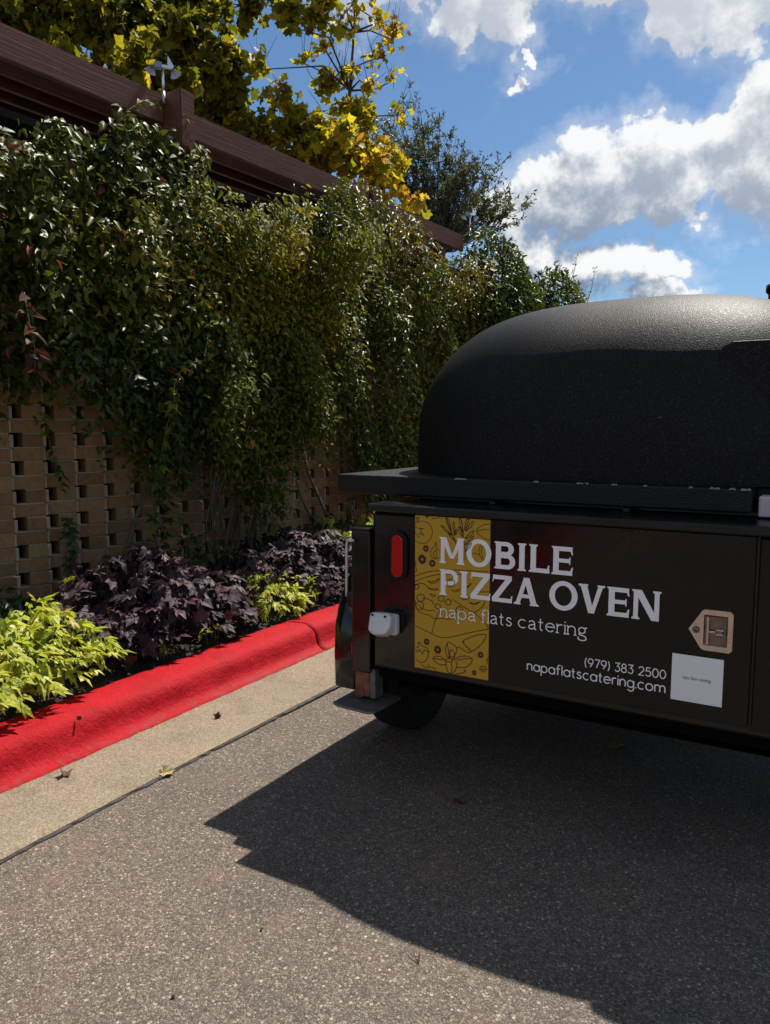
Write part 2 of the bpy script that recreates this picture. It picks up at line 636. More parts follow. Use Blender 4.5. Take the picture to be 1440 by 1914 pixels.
M['pink_white'] = simple('pale_pinkish_plastic', (.52, .42, .44), .5, var=.08)
M['alu'] = simple('bright_aluminium', (.72, .74, .78), .28, metal=1.0, var=.1)
M['slate'] = simple('blue_grey_metal', (.20, .26, .36), .4, metal=.4)
M['bark'] = simple('bark', (.085, .068, .052), .9, var=.35, vscale=20, bump=.006, bscale=30)
M['stem'] = simple('vine_stem', (.11, .085, .06), .9, var=.35, vscale=30)
M['petiole'] = simple('green_petiole', (.11, .15, .04), .6, var=.2)
M['petiole_dark'] = simple('purple_petiole', (.05, .022, .03), .6, var=.2)
m_, b_, bs_ = new_mat('red_lens')
bs_.inputs['Base Color'].default_value = (.45, .006, .004, 1)
bs_.inputs['Roughness'].default_value = .12
bs_.inputs['Transmission Weight'].default_value = .0
bs_.inputs['Subsurface Weight'].default_value = .0
M['lens'] = m_

IVY = [(0, (.012, .027, .004)), (.40, (.030, .053, .006)), (.70, (.078, .100, .009)), (.93, (.18, .17, .014)), (1, (.17, .035, .018))]
IVY2 = [(0, (.022, .044, .006)), (.35, (.058, .086, .009)), (.7, (.16, .168, .014)), (.92, (.32, .28, .02)), (1, (.34, .17, .02))]
SYC1 = [(0, (.085, .095, .010)), (.5, (.20, .19, .014)), (.85, (.40, .33, .018)), (1, (.50, .36, .02))]
SYC2 = [(0, (.12, .13, .012)), (.40, (.26, .245, .016)), (.78, (.48, .39, .022)), (.95, (.58, .38, .03)), (1, (.22, .07, .03))]
LIME = [(0, (.27, .33, .03)), (.5, (.42, .46, .055)), (.93, (.55, .56, .11)), (1, (.42, .27, .08))]
PURP = [(0, (.024, .012, .017)), (.5, (.044, .023, .033)), (.9, (.070, .036, .048)), (1, (.10, .04, .05))]
DARKG = [(0, (.016, .04, .012)), (.6, (.035, .075, .02)), (1, (.07, .11, .03))]
OLIV = [(0, (.06, .075, .035)), (.6, (.11, .125, .06)), (1, (.19, .19, .085))]
DRY = [(0, (.045, .011, .006)), (.6, (.09, .022, .010)), (1, (.13, .04, .015))]
for nm, st, tr, ro in (('dry', DRY, .3, .6), ('ivy', IVY, .34, .42), ('ivy2', IVY2, .45, .55), ('syc1', SYC1, .58, .5), ('syc2', SYC2, .62, .5),
                       ('lime', LIME, .40, .42), ('purple', PURP, .12, .58), ('darkgreen', DARKG, .3, .4), ('olive', OLIV, .3, .5)):
    M[nm] = mat_leaf('leaf_' + nm, st, tr, ro)
    M[nm + '_1'] = mat_leaf('single_leaf_' + nm, st, tr, ro, single=True)

# ================================================================== the setting
W0 = np.array([-4.089, 2.962, 0.0])          # foot of the brick screen, nearest bay
WD = np.array([0.0523, 0.99863, 0.0])        # along the wall
WN = np.array([0.99863, -0.0523, 0.0])       # out of the wall, towards the road
WANG = math.atan2(WD[0], WD[1])


def W(s, d, z):
    p = W0 + WD * s + WN * d
    return Vector((p[0], p[1], z))


def kerb_dx(y):
    """the kerb bends slightly along its run"""
    t = min(max((y - 0.2) / 3.6, -1.0), 1.0)
    return -0.115 * (t - t * t * .28) if y > .2 else -.115 * t * (1 if y > -3.4 else 1)


# ground: one sheet to the horizon
g = MB()
g.add([(-2.21, -400, 0), (900, -400, 0), (900, 900, 0), (-2.21, 900, 0)], [(0, 1, 2, 3)])
g.add([(-900, -400, -.012), (-2.21, -400, -.012), (-2.21, 900, -.012), (-900, 900, -.012)], [(0, 1, 2, 3)])
road = tag(g.build('asphalt_road', M['asphalt']), kind='structure')

# gutter and kerb profiles swept along the kerb line
YS = list(np.arange(-4, 3.72, .12)) + [3.72]
YS2 = [3.7285] + list(np.arange(3.84, 16.1, .24))
rj = random.Random(5)


def sweep(prof, ys, jit=0.0, endjit=None):
    mb = MB()
    n = len(prof)
    for j, y in enumerate(ys):
        for i, (x, z) in enumerate(prof):
            k = kerb_dx(y)
            yy = y
            if endjit and (j == 0 or j == len(ys) - 1):
                yy = y + endjit * math.sin(i * 2.1 + 1)
            mb.v.append((x + k + rj.uniform(-jit, jit), yy, z + rj.uniform(-jit, jit) * .6))
    for j in range(len(ys) - 1):
        for i in range(n - 1):
            mb.f.append((j * n + i, (j + 1) * n + i, (j + 1) * n + i + 1, j * n + i + 1))
            mb.sm.append(True)
    for j in (0, len(ys) - 1):
        mb.f.append(tuple(j * n + i for i in range(n)))
        mb.sm.append(False)
    return mb


GUT = [(-2.155, -.10), (-2.158, -.004), (-2.166, .006), (-2.18, .010), (-2.30, .008), (-2.42, .006), (-2.54, .010), (-2.575, .013), (-2.575, -.10)]
gys = list(np.arange(-13, 16.1, .05))
gut = tag(sweep(GUT, gys, .0022).build('kerb_gutter', M['concrete']), kind='structure')
KP = [(-2.560, -.06), (-2.560, .013), (-2.588, .020), (-2.612, .031), (-2.626, .050), (-2.636, .080), (-2.646, .108), (-2.660, .131), (-2.684, .146),
      (-2.72, .153), (-2.78, .156), (-2.84, .155), (-2.872, .150), (-2.885, .136), (-2.89, -.06)]
kerb = tag(bpy.data.objects.new('kerb', None), kind='structure')
link(kerb)
sweep(KP, list(np.arange(-13, 3.70, .06)) + [3.70], .0026, .006).build('kerb_segment', M['red'], kerb)
sweep(KP, [3.709] + list(np.arange(3.76, 16.1, .08)), .0026, .006).build('kerb_segment', M['red'], kerb)

# ragged dark seam where the asphalt meets the gutter
sj = random.Random(8)
sv, sf = [], []
ys_ = np.arange(-3, 9, .03)
for y in ys_:
    k = kerb_dx(y)
    wd_ = -.002 + .008 * sj.random() + .008 * max(0.0, math.sin(y * 2.3 + 1.2 * math.sin(y * .9))) ** 3
    sv += [(-2.1635 + k + sj.uniform(-.002, .002), y, .0125), (-2.160 + k + wd_, y, .0045)]
for i in range(len(ys_) - 1):
    sf.append((2 * i, 2 * i + 1, 2 * i + 3, 2 * i + 2))
seam = MB().add(sv, sf).build('asphalt_seam', simple('tar_seam', (.055, .048, .042), .85, var=.4, vscale=40, bump=.004, bscale=90))
seam['kind'] = 'structure'

# planting bed: uneven mulch from the kerb to the wall
nx, ny = 34, 250
mb = MB()
for j in range(ny + 1):
    y = -13 + j * (25.0 / ny)
    for i in range(nx + 1):
        f = i / nx
        x = (-2.875 + kerb_dx(y)) * (1 - f) + (-4.30 + .052 * (y - 3)) * f
        z = .118 + .05 * min(1, f * 4) + .03 * math.sin(x * 9 + y * 5) * math.sin(y * 7.3 - x * 3) * min(1, f * 5) + rj.uniform(-.010, .010)
        mb.v.append((x, y, z))
for j in range(ny):
    for i in range(nx):
        a = j * (nx + 1) + i
        mb.f.append((a, a + 1, a + nx + 2, a + nx + 1))
        mb.sm.append(False)
bed = tag(mb.build('planting_bed', M['mulch']), kind='structure')


# ------------------------------------------------------------------ leaf templates (u along, v across, w normal)
def tmpl_lance(fold=.12, curl=.10):
    v = [(0, 0, 0), (.30, .5, fold), (.30, -.5, fold), (.38, 0, 0), (.72, .30, fold * .5 - curl * .5), (.72, -.30, fold * .5 - curl * .5), (1, 0, -curl)]
    f = [(0, 3, 1), (0, 2, 3), (1, 3, 4), (3, 2, 5), (3, 6, 4), (3, 5, 6)]
    return np.array(v, float), f


def tmpl_small():
    v = [(0, 0, 0), (.42, .5, .14), (.42, -.5, .14), (1, 0, -.05)]
    return np.array(v, float), [(0, 3, 1), (0, 2, 3)]


def tmpl_palmate(tips, notch=.42, seed=0, fold=.10):
    """lobed leaf: tips = list of (angle deg, length)"""
    rr = random.Random(seed)
    out = [(0, 0, 0)]
    pts = []
    for i, (a, l) in enumerate(tips):
        an = R(a)
        pts.append((math.cos(an) * l, math.sin(an) * l, -.10 * l + rr.uniform(-.05, .05)))
        if i < len(tips) - 1:
            a2, l2 = tips[i + 1]
            am = R((a + a2) / 2)
            ln = notch * min(l, l2) * (1.0 + rr.uniform(-.1, .1))
            pts.append((math.cos(am) * ln, math.sin(am) * ln, fold))
    # widen each lobe with a shoulder point either side
    v = [(0.0, 0.0, 0.0)] + pts
    f = [(0, i, i + 1) for i in range(1, len(pts))]
    return np.array(v, float), f


def tmpl_lobed(tips, notch=.36, width=.17, seed=0):
    """palmate leaf with full lance-shaped lobes (sweet potato vine)"""
    rr = random.Random(seed)
    v, f = [(0.0, 0.0, 0.02)], []
    for a, l in tips:
        an = R(a)
        ux, uy = math.cos(an), math.sin(an)
        k = len(v)
        w = width * (0.8 + .4 * l)
        z = rr.uniform(-.04, .04)
        for (t, s, h) in ((.45, 1, .05), (.45, -1, .05), (.55, 0, -.01), (1, 0, -.13)):
            v.append((ux * l * t - uy * w * s, uy * l * t + ux * w * s, h + z))
        f += [(0, k + 2, k), (0, k + 1, k + 2), (k, k + 2, k + 3), (k + 2, k + 1, k + 3)]
    return np.array(v, float), f


T_LANCE = [tmpl_lance(.12, .10), tmpl_lance(.2, .22), tmpl_lance(.06, .3)]
T_SMALL = [tmpl_small()]
T_SYC = [tmpl_palmate([(-150, .45), (-100, .66), (-44, .92), (0, .86), (44, .92), (100, .66), (150, .45)], .86, 1, .05),
         tmpl_palmate([(-140, .5), (-92, .74), (-40, .88), (0, .98), (46, .84), (90, .72), (145, .45)], .84, 2, .14),
         tmpl_palmate([(-120, .58), (-52, .92), (0, .82), (50, .95), (118, .6)], .82, 3, -.14)]
T_SWEET = [tmpl_lobed([(-100, .60), (-48, .82), (0, 1.0), (48, .82), (100, .60)], seed=1, width=.21),
           tmpl_lobed([(-75, .66), (-34, .82), (0, 1.0), (36, .80), (80, .62)], seed=2, width=.21),
           tmpl_lobed([(-58, .72), (0, 1.0), (58, .72)], seed=3, width=.29)]
T_IVYLOBE = [tmpl_palmate([(-110, .5), (-50, .72), (0, 1.0), (50, .72), (110, .5)], .66, 4, .06)]


def unit(a):
    return a / np.maximum(np.linalg.norm(a, axis=-1, keepdims=True), 1e-9)


def scatter_mesh(name, tmpls, pos, direc, nor, length, width, tint, rng=RNG):
    """one mesh holding many leaves"""
    pos, direc, nor = np.asarray(pos, float), unit(np.asarray(direc, float)), np.asarray(nor, float)
    nor = nor - direc * (nor * direc).sum(1, keepdims=True)
    nor = unit(nor + 1e-6)
    sid = np.cross(nor, direc)
    n = len(pos)
    pick = rng.integers(0, len(tmpls), n)
    V, Fa, Ft, off = [], [], [], 0
    for k, (tv, tf) in enumerate(tmpls):
        ix = np.where(pick == k)[0]
        if len(ix) == 0:
            continue
        L = length[ix][:, None, None]
        Wd = width[ix][:, None, None]
        v = (pos[ix][:, None, :] + direc[ix][:, None, :] * tv[None, :, 0:1] * L + sid[ix][:, None, :] * tv[None, :, 1:2] * Wd
             + nor[ix][:, None, :] * tv[None, :, 2:3] * L)
        V.append(v.reshape(-1, 3))
        fa = np.array(tf)[None] + (np.arange(len(ix)) * len(tv))[:, None, None] + off
        Fa.append(fa.reshape(-1, 3))
        Ft.append(np.repeat(tint[ix], len(tf)))
        off += len(ix) * len(tv)
    V, Fa, Ft = np.concatenate(V), np.concatenate(Fa), np.concatenate(Ft)
    me = bpy.data.meshes.new(name)
    me.vertices.add(len(V))
    me.vertices.foreach_set('co', V.ravel())
    me.loops.add(len(Fa) * 3)
    me.loops.foreach_set('vertex_index', Fa.ravel().astype(np.int32))
    me.polygons.add(len(Fa))
    me.polygons.foreach_set('loop_start', (np.arange(len(Fa)) * 3).astype(np.int32))
    at = me.attributes.new('tint', 'FLOAT', 'FACE')
    at.data.foreach_set('value', Ft.astype(np.float32))
    me.update(calc_edges=True)
    me.validate()
    return me


_single = {}


def single_leaf_mesh(key, tmpl, mat):
    k = (key, mat.name)
    if k not in _single:
        tv, tf = tmpl
        me = bpy.data.meshes.new('leaf')
        me.from_pydata([tuple(p) for p in tv], [], tf)
        me.materials.append(mat)
        me.update()
        _single[k] = me
    return _single[k]


def leaf_objects(parent, tmpls, key, mat, pos, direc, nor, length, width, name='leaf'):
    """individual leaves as parts"""
    pos, direc, nor = np.asarray(pos, float), unit(np.asarray(direc, float)), np.asarray(nor, float)
    nor = unit(nor - direc * (nor * direc).sum(1, keepdims=True) + 1e-6)
    sid = np.cross(nor, direc)
    pl = np.array(parent.location)
    for i in range(len(pos)):
        k = i % len(tmpls)
        o = bpy.data.objects.new(name, single_leaf_mesh(key + str(k), tmpls[k], mat))
        COL.objects.link(o)
        o.parent = parent
        mt = Matrix.Identity(4)
        for r in range(3):
            mt[r][0] = direc[i][r] * length[i]
            mt[r][1] = sid[i][r] * width[i]
            mt[r][2] = nor[i][r] * length[i]
            mt[r][3] = pos[i][r] - pl[r]
        o.matrix_local = mt


def foliage(parent, tmpls, key, matname, pos, direc, nor, length, width, tint, singles=300, label=None, name='foliage'):
    """the nearest leaves to the road side become parts, the rest one mass"""
    pos = np.asarray(pos, float)
    n = len(pos)
    order = np.arange(n)
    if singles > 0 and n > singles:
        vis = -np.linalg.norm(pos - np.array([0, 0, CAM_H]), axis=1) + length * 8
        order = np.argsort(-vis)
    one = order[:min(singles, n)]
    rest = order[min(singles, n):]
    d, nn = np.asarray(direc, float), np.asarray(nor, float)
    if len(one):
        leaf_objects(parent, tmpls, key, M[matname + '_1'], pos[one], d[one], nn[one], length[one], width[one])
    if len(rest):
        me = scatter_mesh(name, tmpls, pos[rest], d[rest], nn[rest], length[rest], width[rest], tint[rest])
        o = mesh_obj(name, me, M[matname], parent)
        o['kind'] = 'stuff'


# ------------------------------------------------------------------ brick screen wall
PITCH, COURSE, JT = .2035, .0815, .009
WALL_Z0, NCOURSE = .10, 35
wall = empty('brick_screen_wall', W(0, 0, .1), 'tan open-work brick screen wall behind the climbing vines', 'wall')
wall.rotation_euler = (0, 0, -WANG)
TURN = R(8.5)


def brick_mesh(nm, x0, x1):
    """local x along the wall, y out of the wall (sawtooth turned), z up"""
    mb = MB()
    mb.box(x0, x1, -.092, 0, 0, COURSE - JT)
    me = mb.mesh(nm)
    bm = bmesh.new()
    bm.from_mesh(me)
    bmesh.ops.bevel(bm, geom=bm.edges[:], offset=.0025, segments=1, affect='EDGES')
    bmesh.ops.recalc_face_normals(bm, faces=bm.faces)
    bm.to_mesh(me)
    bm.free()
    me.materials.append(M['brick'])
    return me


FULL, SHORT = brick_mesh('brick', .004, PITCH + .002), brick_mesh('short_brick', .088, PITCH + .002)


def in_view(s, z):
    return (-.75 < s < 1.12 and .3 < z < 1.75) or (1.75 < s < 3.35 and .4 < z < 1.5)


hid = MB()
mort = MB()
rb = random.Random(3)
for c in range(-12, 52):
    s0 = c * PITCH + .105 - PITCH
    for k in range(NCOURSE):
        z = WALL_Z0 + k * COURSE
        hole = (k + 0) % 2 == 0
        # local frame of wall empty: local Y = along the wall, local X = out of the wall
        M4 = Matrix.Translation((0.0, s0, z - .1)) @ Matrix.Rotation(R(90) - TURN, 4, 'Z') @ Matrix.Scale(-1, 4, (0, 1, 0))
        if in_view(s0 + .1, z):
            o = bpy.data.objects.new('brick', SHORT if hole else FULL)
            COL.objects.link(o)
            o.parent = wall
            o.matrix_local = M4 @ Matrix.Translation((rb.uniform(-.002, .002), rb.uniform(-.003, .003), rb.uniform(-.001, .001)))
        else:
            hid.box((.088 if hole else .004), PITCH + .002, -.092, 0, 0, COURSE - JT, M4)
        # bed joint, set back from the faces
        mort.box(.008 if not hole else .092, PITCH - .003, -.088, -.007, COURSE - JT, COURSE, M4)
        # buttered end of each brick, a little wider beside the openings
        mort.box(PITCH - .001, PITCH + (.020 if hole else .011), -.080, -.0025, .001, COURSE - JT - .001, M4)


def wall_part(mb, name, mat, kind=None):
    me = mb.mesh(name)
    bm = bmesh.new()
    bm.from_mesh(me)
    bmesh.ops.recalc_face_normals(bm, faces=bm.faces)
    bm.to_mesh(me)
    bm.free()
    me.materials.append(mat)
    o = bpy.data.objects.new(name, me)
    link(o, wall)
    if kind:
        o['kind'] = kind
    return o


wall_part(hid, 'bricks_behind_vines', M['brick'], 'stuff')
wall_part(mort, 'mortar_joints', M['mortar'], 'stuff')
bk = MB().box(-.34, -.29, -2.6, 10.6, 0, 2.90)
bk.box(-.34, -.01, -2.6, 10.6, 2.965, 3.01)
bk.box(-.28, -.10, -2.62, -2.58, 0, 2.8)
wall_part(bk, 'hole_shade_sheet', M['dark_void'])  # added dark sheet with cap and end, keeps the openings black

# ------------------------------------------------------------------ pergola: boards along the wall on cross beams
perg = empty('pergola', W(0, -.6, 0), 'red-brown timber pergola of parallel boards above the vine wall', 'pergola')
perg.rotation_euler = (0, 0, -WANG)
BAYS = [(-2.6, .885, 3.365, 3.545), (1.03, 3.26, 3.335, 3.51), (3.40, 5.07, 3.305, 3.478)]


def perg_board(name, x0, x1, y0, y1, z0, z1, bev=.004):
    mb = MB().box(x0 + .6, x1 + .6, y0, y1, z0, z1)
    me = mb.mesh(name)
    bm = bmesh.new()
    bm.from_mesh(me)
    bmesh.ops.bevel(bm, geom=bm.edges[:], offset=bev, segments=2, affect='EDGES')
    bmesh.ops.recalc_face_normals(bm, faces=bm.faces)
    bm.to_mesh(me)
    bm.free()
    me.materials.append(M['wood'])
    o = bpy.data.objects.new(name, me)
    link(o, perg)
    return o


for bi, (y0, y1, z0, z1) in enumerate(BAYS):
    for k in range(9):
        dx = -.178 * k + rb.uniform(-.006, .006)
        perg_board('board', -.02 + dx, .02 + dx, y0 - (.0 if k == 0 else rb.uniform(0, .02)), y1 - .16 * (min(k, 3) if bi == 2 else 0) - (0 if k == 0 else .01),
                   z0 + rb.uniform(-.003, .003), z1 + rb.uniform(-.003, .003))
for (y0, y1, z0, z1, x1) in ((.895, 1.020, 3.20, 3.565, .17), (3.27, 3.39, 3.12, 3.52, .05), (-2.78, -2.61, 3.15, 3.56, .06)):
    perg_board('cross_beam', -2.4, x1, y0, y1, z0, z1, .008)
    perg_board('post', -.30, -.16, y0 + .03, y1 - .03, 3.06, z0 - .004, .005)
perg_board('cross_beam', -2.4, -.05, 4.70, 4.80, 3.13, 3.295, .006)
for (y0, y1, z0, z1) in BAYS:
    perg_board('shade_panel', -2.3, -.10, y0 + .02, y1 - (.5 if y0 > 3 else .02), z1 + .008, z1 + .02, .002)  # added cover above the boards, blocks sun from the pergola interior


# ------------------------------------------------------------------ fan-shaded fixtures on the pergola
def fan_fixture(s, d, z, k, label):
    t = empty('pole_fixture', W(s, d, z), label, 'light fixture', 'metal fixtures on poles above the pergola')
    o = W(s, d, z)
    MB().tube([o, o + Vector((0, 0, .20 * k))], .011 * k, 10).build('pole', M['alu'], t)
    h = o + Vector((0, 0, .215 * k))
    ax = Vector((math.cos(CAM_YAW), math.sin(CAM_YAW), 0)).lerp(Vector((WD[0], WD[1], 0)), .45).normalized()
    fw = Vector((0, 0, 1)).cross(ax)
    Mx = Matrix((ax, fw, Vector((0, 0, 1)))).transposed().to_4x4()
    Mx.translation = h
    MB().box(-.055 * k, .085 * k, -.014 * k, .014 * k, -.008 * k, .014 * k, Mx).build('arm', M['alu'], t)
    MB().box(-.07 * k, -.012 * k, -.03 * k, .03 * k, -.022 * k, .026 * k, Mx).build('housing', M['slate'], t)
    MB().add([Mx @ Vector(p) for p in ((.04 * k, .004, .014 * k), (.10 * k, .004, .014 * k), (.045 * k, .004, .10 * k),
                                       (.04 * k, -.004, .014 * k), (.10 * k, -.004, .014 * k), (.045 * k, -.004, .10 * k))],
             [(0, 1, 2), (5, 4, 3), (0, 3, 4, 1), (1, 4, 5, 2), (2, 5, 3, 0)]).build('fin', M['alu'], t)
    for sg, cx in ((-1, -.085), (1, .075)):
        # pleated fan shade hanging to either side
        mb = MB()
        vs = []
        nn = 15
        for i in range(nn):
            a = R(-150 if sg < 0 else -95) + R(75 if sg < 0 else 80) * i / (nn - 1)
            pl = (.014 if i % 2 else -.004) * k
            vs.append(Mx @ Vector((cx * k + math.cos(a) * .012 * k, pl * .3, .0 * k + math.sin(a) * .012 * k)))
            vs.append(Mx @ Vector((cx * k + math.cos(a) * .085 * k, pl, math.sin(a) * .085 * k)))
        off = Mx.to_3x3() @ Vector((0, .003, 0))
        n2 = len(vs)
        vs += [p + off for p in vs]
        fs = []
        for i in range(nn - 1):
            fs.append((2 * i, 2 * i + 1, 2 * i + 3, 2 * i + 2))
            fs.append((n2 + 2 * i + 2, n2 + 2 * i + 3, n2 + 2 * i + 1, n2 + 2 * i))
            fs.append((2 * i + 1, n2 + 2 * i + 1, n2 + 2 * i + 3, 2 * i + 3))
        mb.add(vs, fs)
        mb.build('fan_shade', M['alu'], t)
    MB().cyl(o + Vector((0, 0, -.10 * k)), o + Vector((0, 0, .006)), .019 * k, .014 * k, 10).build('socket', M['galv'], t)


fan_fixture(.86, .05, 3.545, .74, 'metal fixture with pleated fan shades on thin pole beside the big cross beam')
fan_fixture(5.30, -.02, 3.60, .75, 'small metal fan-shade fixture half hidden above the far end of pergola')


def ribbed_lamp(s, d, z, k, label):
    o = W(s, d, z)
    t = empty('ribbed_lamp', o, label, 'lamp', 'ribbed lamps under the pergola boards')
    prof = []
    for i in range(15):
        r = (.042 + (.008 if i % 2 else 0)) * k
        prof.append((r, .012 * k * i))
    MB().lathe(prof, o, 'z', 18).build('ribbed_body', M['galv'], t)
    MB().lathe([(.03 * k, .17 * k), (.034 * k, .19 * k), (.02 * k, .22 * k), (.008 * k, .23 * k)], o, 'z', 16).build('cap', M['satin_black'], t)
    MB().tube([o + Vector((0, 0, .228 * k)), o + Vector((0, 0, .36 * k))], .006, 6).build('hanger', M['satin_black'], t)


ribbed_lamp(2.10, .10, 2.98, .80, 'grey ribbed lamp hanging under the middle pergola bay among leaves')
ribbed_lamp(4.02, .16, 2.93, .75, 'grey ribbed lamp under the far pergola bay, farther from the camera')

# ================================================================== climbing vines
def in_poly(poly, s, z):
    poly = np.array(poly)
    inside = np.zeros(len(s), bool)
    j = len(poly) - 1
    for i in range(len(poly)):
        xi, yi = poly[i]
        xj, yj = poly[j]
        c = ((yi > z) != (yj > z)) & (s < (xj - xi) * (z - yi) / (yj - yi + 1e-12) + xi)
        inside ^= c
        j = i
    return inside


def vnoise(seed, n=24):
    """smooth value noise on a plane"""
    g = np.random.default_rng(seed).random((n, n))

    def f(x, y):
        x, y = np.asarray(x) % n, np.asarray(y) % n
        xi, yi = np.floor(x).astype(int), np.floor(y).astype(int)
        fx, fy = x - xi, y - yi
        fx, fy = fx * fx * (3 - 2 * fx), fy * fy * (3 - 2 * fy)
        a, b = g[xi % n, yi % n], g[(xi + 1) % n, yi % n]
        c, d = g[xi % n, (yi + 1) % n], g[(xi + 1) % n, (yi + 1) % n]
        return (a * (1 - fx) + b * fx) * (1 - fy) + (c * (1 - fx) + d * fx) * fy
    return f


VN1, VN2, VN3 = vnoise(1), vnoise(2), vnoise(3)


def vine(label, poly, count, leafL, leafW, bulge, tm, key, mat, seed, topz, singles=150, tintpow=1.0, red=.0, edge=.12, fade=None, hi=.16):
    rng = np.random.default_rng(seed)
    poly = np.array(poly)
    s0, z0 = poly.min(0) - edge
    s1, z1 = poly.max(0) + edge
    root = empty('climbing_vine', W((s0 + s1) / 2, .05, .15), label, 'vine', 'climbing vines on the brick screen')
    # shoots: hanging strands, each with leaves along it
    nsh = count // 14
    S, Z = [], []
    while sum(len(a) for a in S) < nsh:
        s = rng.uniform(s0, s1, nsh)
        z = rng.uniform(z0, z1, nsh)
        js = ((VN1(s * 4, z * 4) - .5) * 1.5 + (VN3(s * 11, z * 9) - .5) * 1.3) * edge
        jz = ((VN2(s * 4, z * 4) - .5) * 1.5 + (VN1(s * 12, z * 8) - .5) * 1.3) * edge
        ok = in_poly(poly, s + js, z + jz)
        S.append(s[ok])
        Z.append(z[ok])
    S, Z = np.concatenate(S)[:nsh], np.concatenate(Z)[:nsh]
    # how far the mass stands off the wall
    low = np.clip((Z - z0) / (z1 - z0 + 1e-6), 0, 1)
    cl_ = VN1(S * 2.2 + seed, Z * 1.5 + .3) ** 1.4 * 1.15 + .55 * VN3(S * 5.1, Z * 3.6 + seed) ** 1.3 - .12
    B = bulge * np.clip(.12 + cl_, .05, 1.6) * (.40 + .60 * low ** .6)
    if fade:
        B = B * np.clip((fade - S) / .9, .35, 1.0)
    depth = rng.random(nsh) ** .55
    base_d = .03 + B * (.25 + .75 * depth)
    pos, dr, nr, Ls, Ws, tn = [], [], [], [], [], []
    kk = 14
    drop = rng.uniform(.12, .30, nsh) + .32 * (rng.random(nsh) < .22) * rng.random(nsh)
    lean = rng.normal(0, .10, nsh)
    ssz = rng.uniform(.7, 1.3, nsh)
    for i in range(kk):
        t = i / (kk - 1)
        ln = drop * rng.uniform(.85, 1.15, nsh)
        ds = rng.normal(0, .035, nsh) + lean * t
        swing = rng.uniform(-.02, .10, nsh)
        # shoot grows outward then falls
        d = base_d + swing * np.sin(t * 2.4)
        z = Z - ln * (t ** 1.5) * 1.0 + .05 * np.sin(t * 3.1)
        s = S + ds
        p = W0[None] + WD[None] * s[:, None] + WN[None] * np.maximum(d, .02)[:, None]
        p[:, 2] = np.maximum(z, .14)
        p += rng.normal(0, .018, p.shape)
        pos.append(p)
        # tips point down and outwards, faces look out and up
        dd = WN[None] * rng.uniform(-.1, .9, nsh)[:, None] + WD[None] * rng.normal(0, .75, nsh)[:, None]
        dd[:, 2] += rng.uniform(-1.25, .15, nsh)
        dr.append(dd)
        n_ = WN[None] * rng.uniform(.3, 1.0, nsh)[:, None] + WD[None] * rng.normal(0, .45, nsh)[:, None]
        n_[:, 2] += rng.uniform(.25, 1.2, nsh)
        nr.append(n_)
        sc = ssz * rng.uniform(.65, 1.2, nsh) * (1.0 - .25 * t)
        Ls.append(leafL * sc)
        Ws.append(leafW * sc * rng.uniform(.85, 1.15, nsh))
        tt = .42 * VN2(S * 2.3 + 5, Z * 2.3) + .30 * rng.random(nsh) + .18 * t + hi * low  # hi puts the sunlit top of the vines into the leaf tint
        tt = np.clip(tt, 0, .955) ** tintpow
        tt = np.where(rng.random(nsh) < red, 1.0, tt)
        tn.append(tt)
    pos, dr, nr = np.concatenate(pos), np.concatenate(dr), np.concatenate(nr)
    Ls, Ws, tn = np.concatenate(Ls), np.concatenate(Ws), np.concatenate(tn)
    foliage(root, tm, key, mat, pos, dr, nr, Ls, Ws, tn, singles)
    # woody stems climbing the wall
    rs = random.Random(seed)
    for k in range(5):
        s = rs.uniform(s0 + .3, s1 - .3)
        pts = []
        for i in range(14):
            z = .12 + (topz - .3) * i / 13
            pts.append(W(s + .12 * math.sin(i * .9 + k) + rs.uniform(-.04, .04), .05 + .05 * math.sin(i * .7 + k * 2), z))
        MB().tube(pts, [.016 - .0007 * i for i in range(14)], 6).build('stem', M['stem'], root)
    return root


VA = [(-1.6, 2.9), (-0.54, 2.82), (-0.37, 2.86), (-0.05, 3.03), (0.3, 3.18), (0.62, 3.25), (0.78, 3.08), (1.06, 3.02), (1.25, 2.95), (1.29, 2.74), (1.22, 2.25),
      (1.11, 1.72), (1.2, 1.35), (1.03, 1.15), (0.80, 1.22), (0.60, 1.25), (0.42, 1.30), (0.31, 1.35), (0.09, 1.47), (-0.1, 1.56), (-0.29, 1.62), (-0.62, 1.62), (-1.6, 1.5)]
VB = [(0.86, 2.98), (1.20, 3.00), (1.7, 2.86), (2.05, 2.78), (2.46, 2.85), (2.31, 2.73), (2.24, 2.38), (2.16, 1.95), (2.25, 1.72), (2.0, 1.58), (1.72, 1.4),
      (1.62, 1.0), (1.66, 0.74), (1.45, 0.78), (1.24, 1.05), (1.05, 1.4), (1.10, 1.8), (.95, 2.23), (1.05, 2.6), (.90, 2.9)]
VC = [(1.95, 2.95), (2.30, 3.26), (2.9, 3.40), (3.2, 3.52), (3.36, 3.30), (4.0, 3.10), (4.79, 3.06), (5.24, 2.75), (5.35, 2.3), (5.3, 1.0), (5.2, .45),
      (3.07, 0.50), (2.66, 0.95), (2.62, 1.35), (2.29, 1.52), (2.13, 1.82), (2.24, 2.38), (2.31, 2.70), (2.05, 2.85)]
vine('dark green broad-leaved creeper covering the near end of the brick screen', VA, 17500, .076, .036, .50, T_LANCE, 'lance', 'ivy', 21, 3.1, 300, 1.0, .012, edge=.2, fade=1.7, hi=.30)
vine('yellow-green small-leaved vine spilling down the middle of the wall', VB, 19000, .062, .029, .66, T_LANCE[:2] + T_SMALL, 'lance', 'ivy2', 22, 3.1, 0, .95, .012, edge=.26, hi=.25)
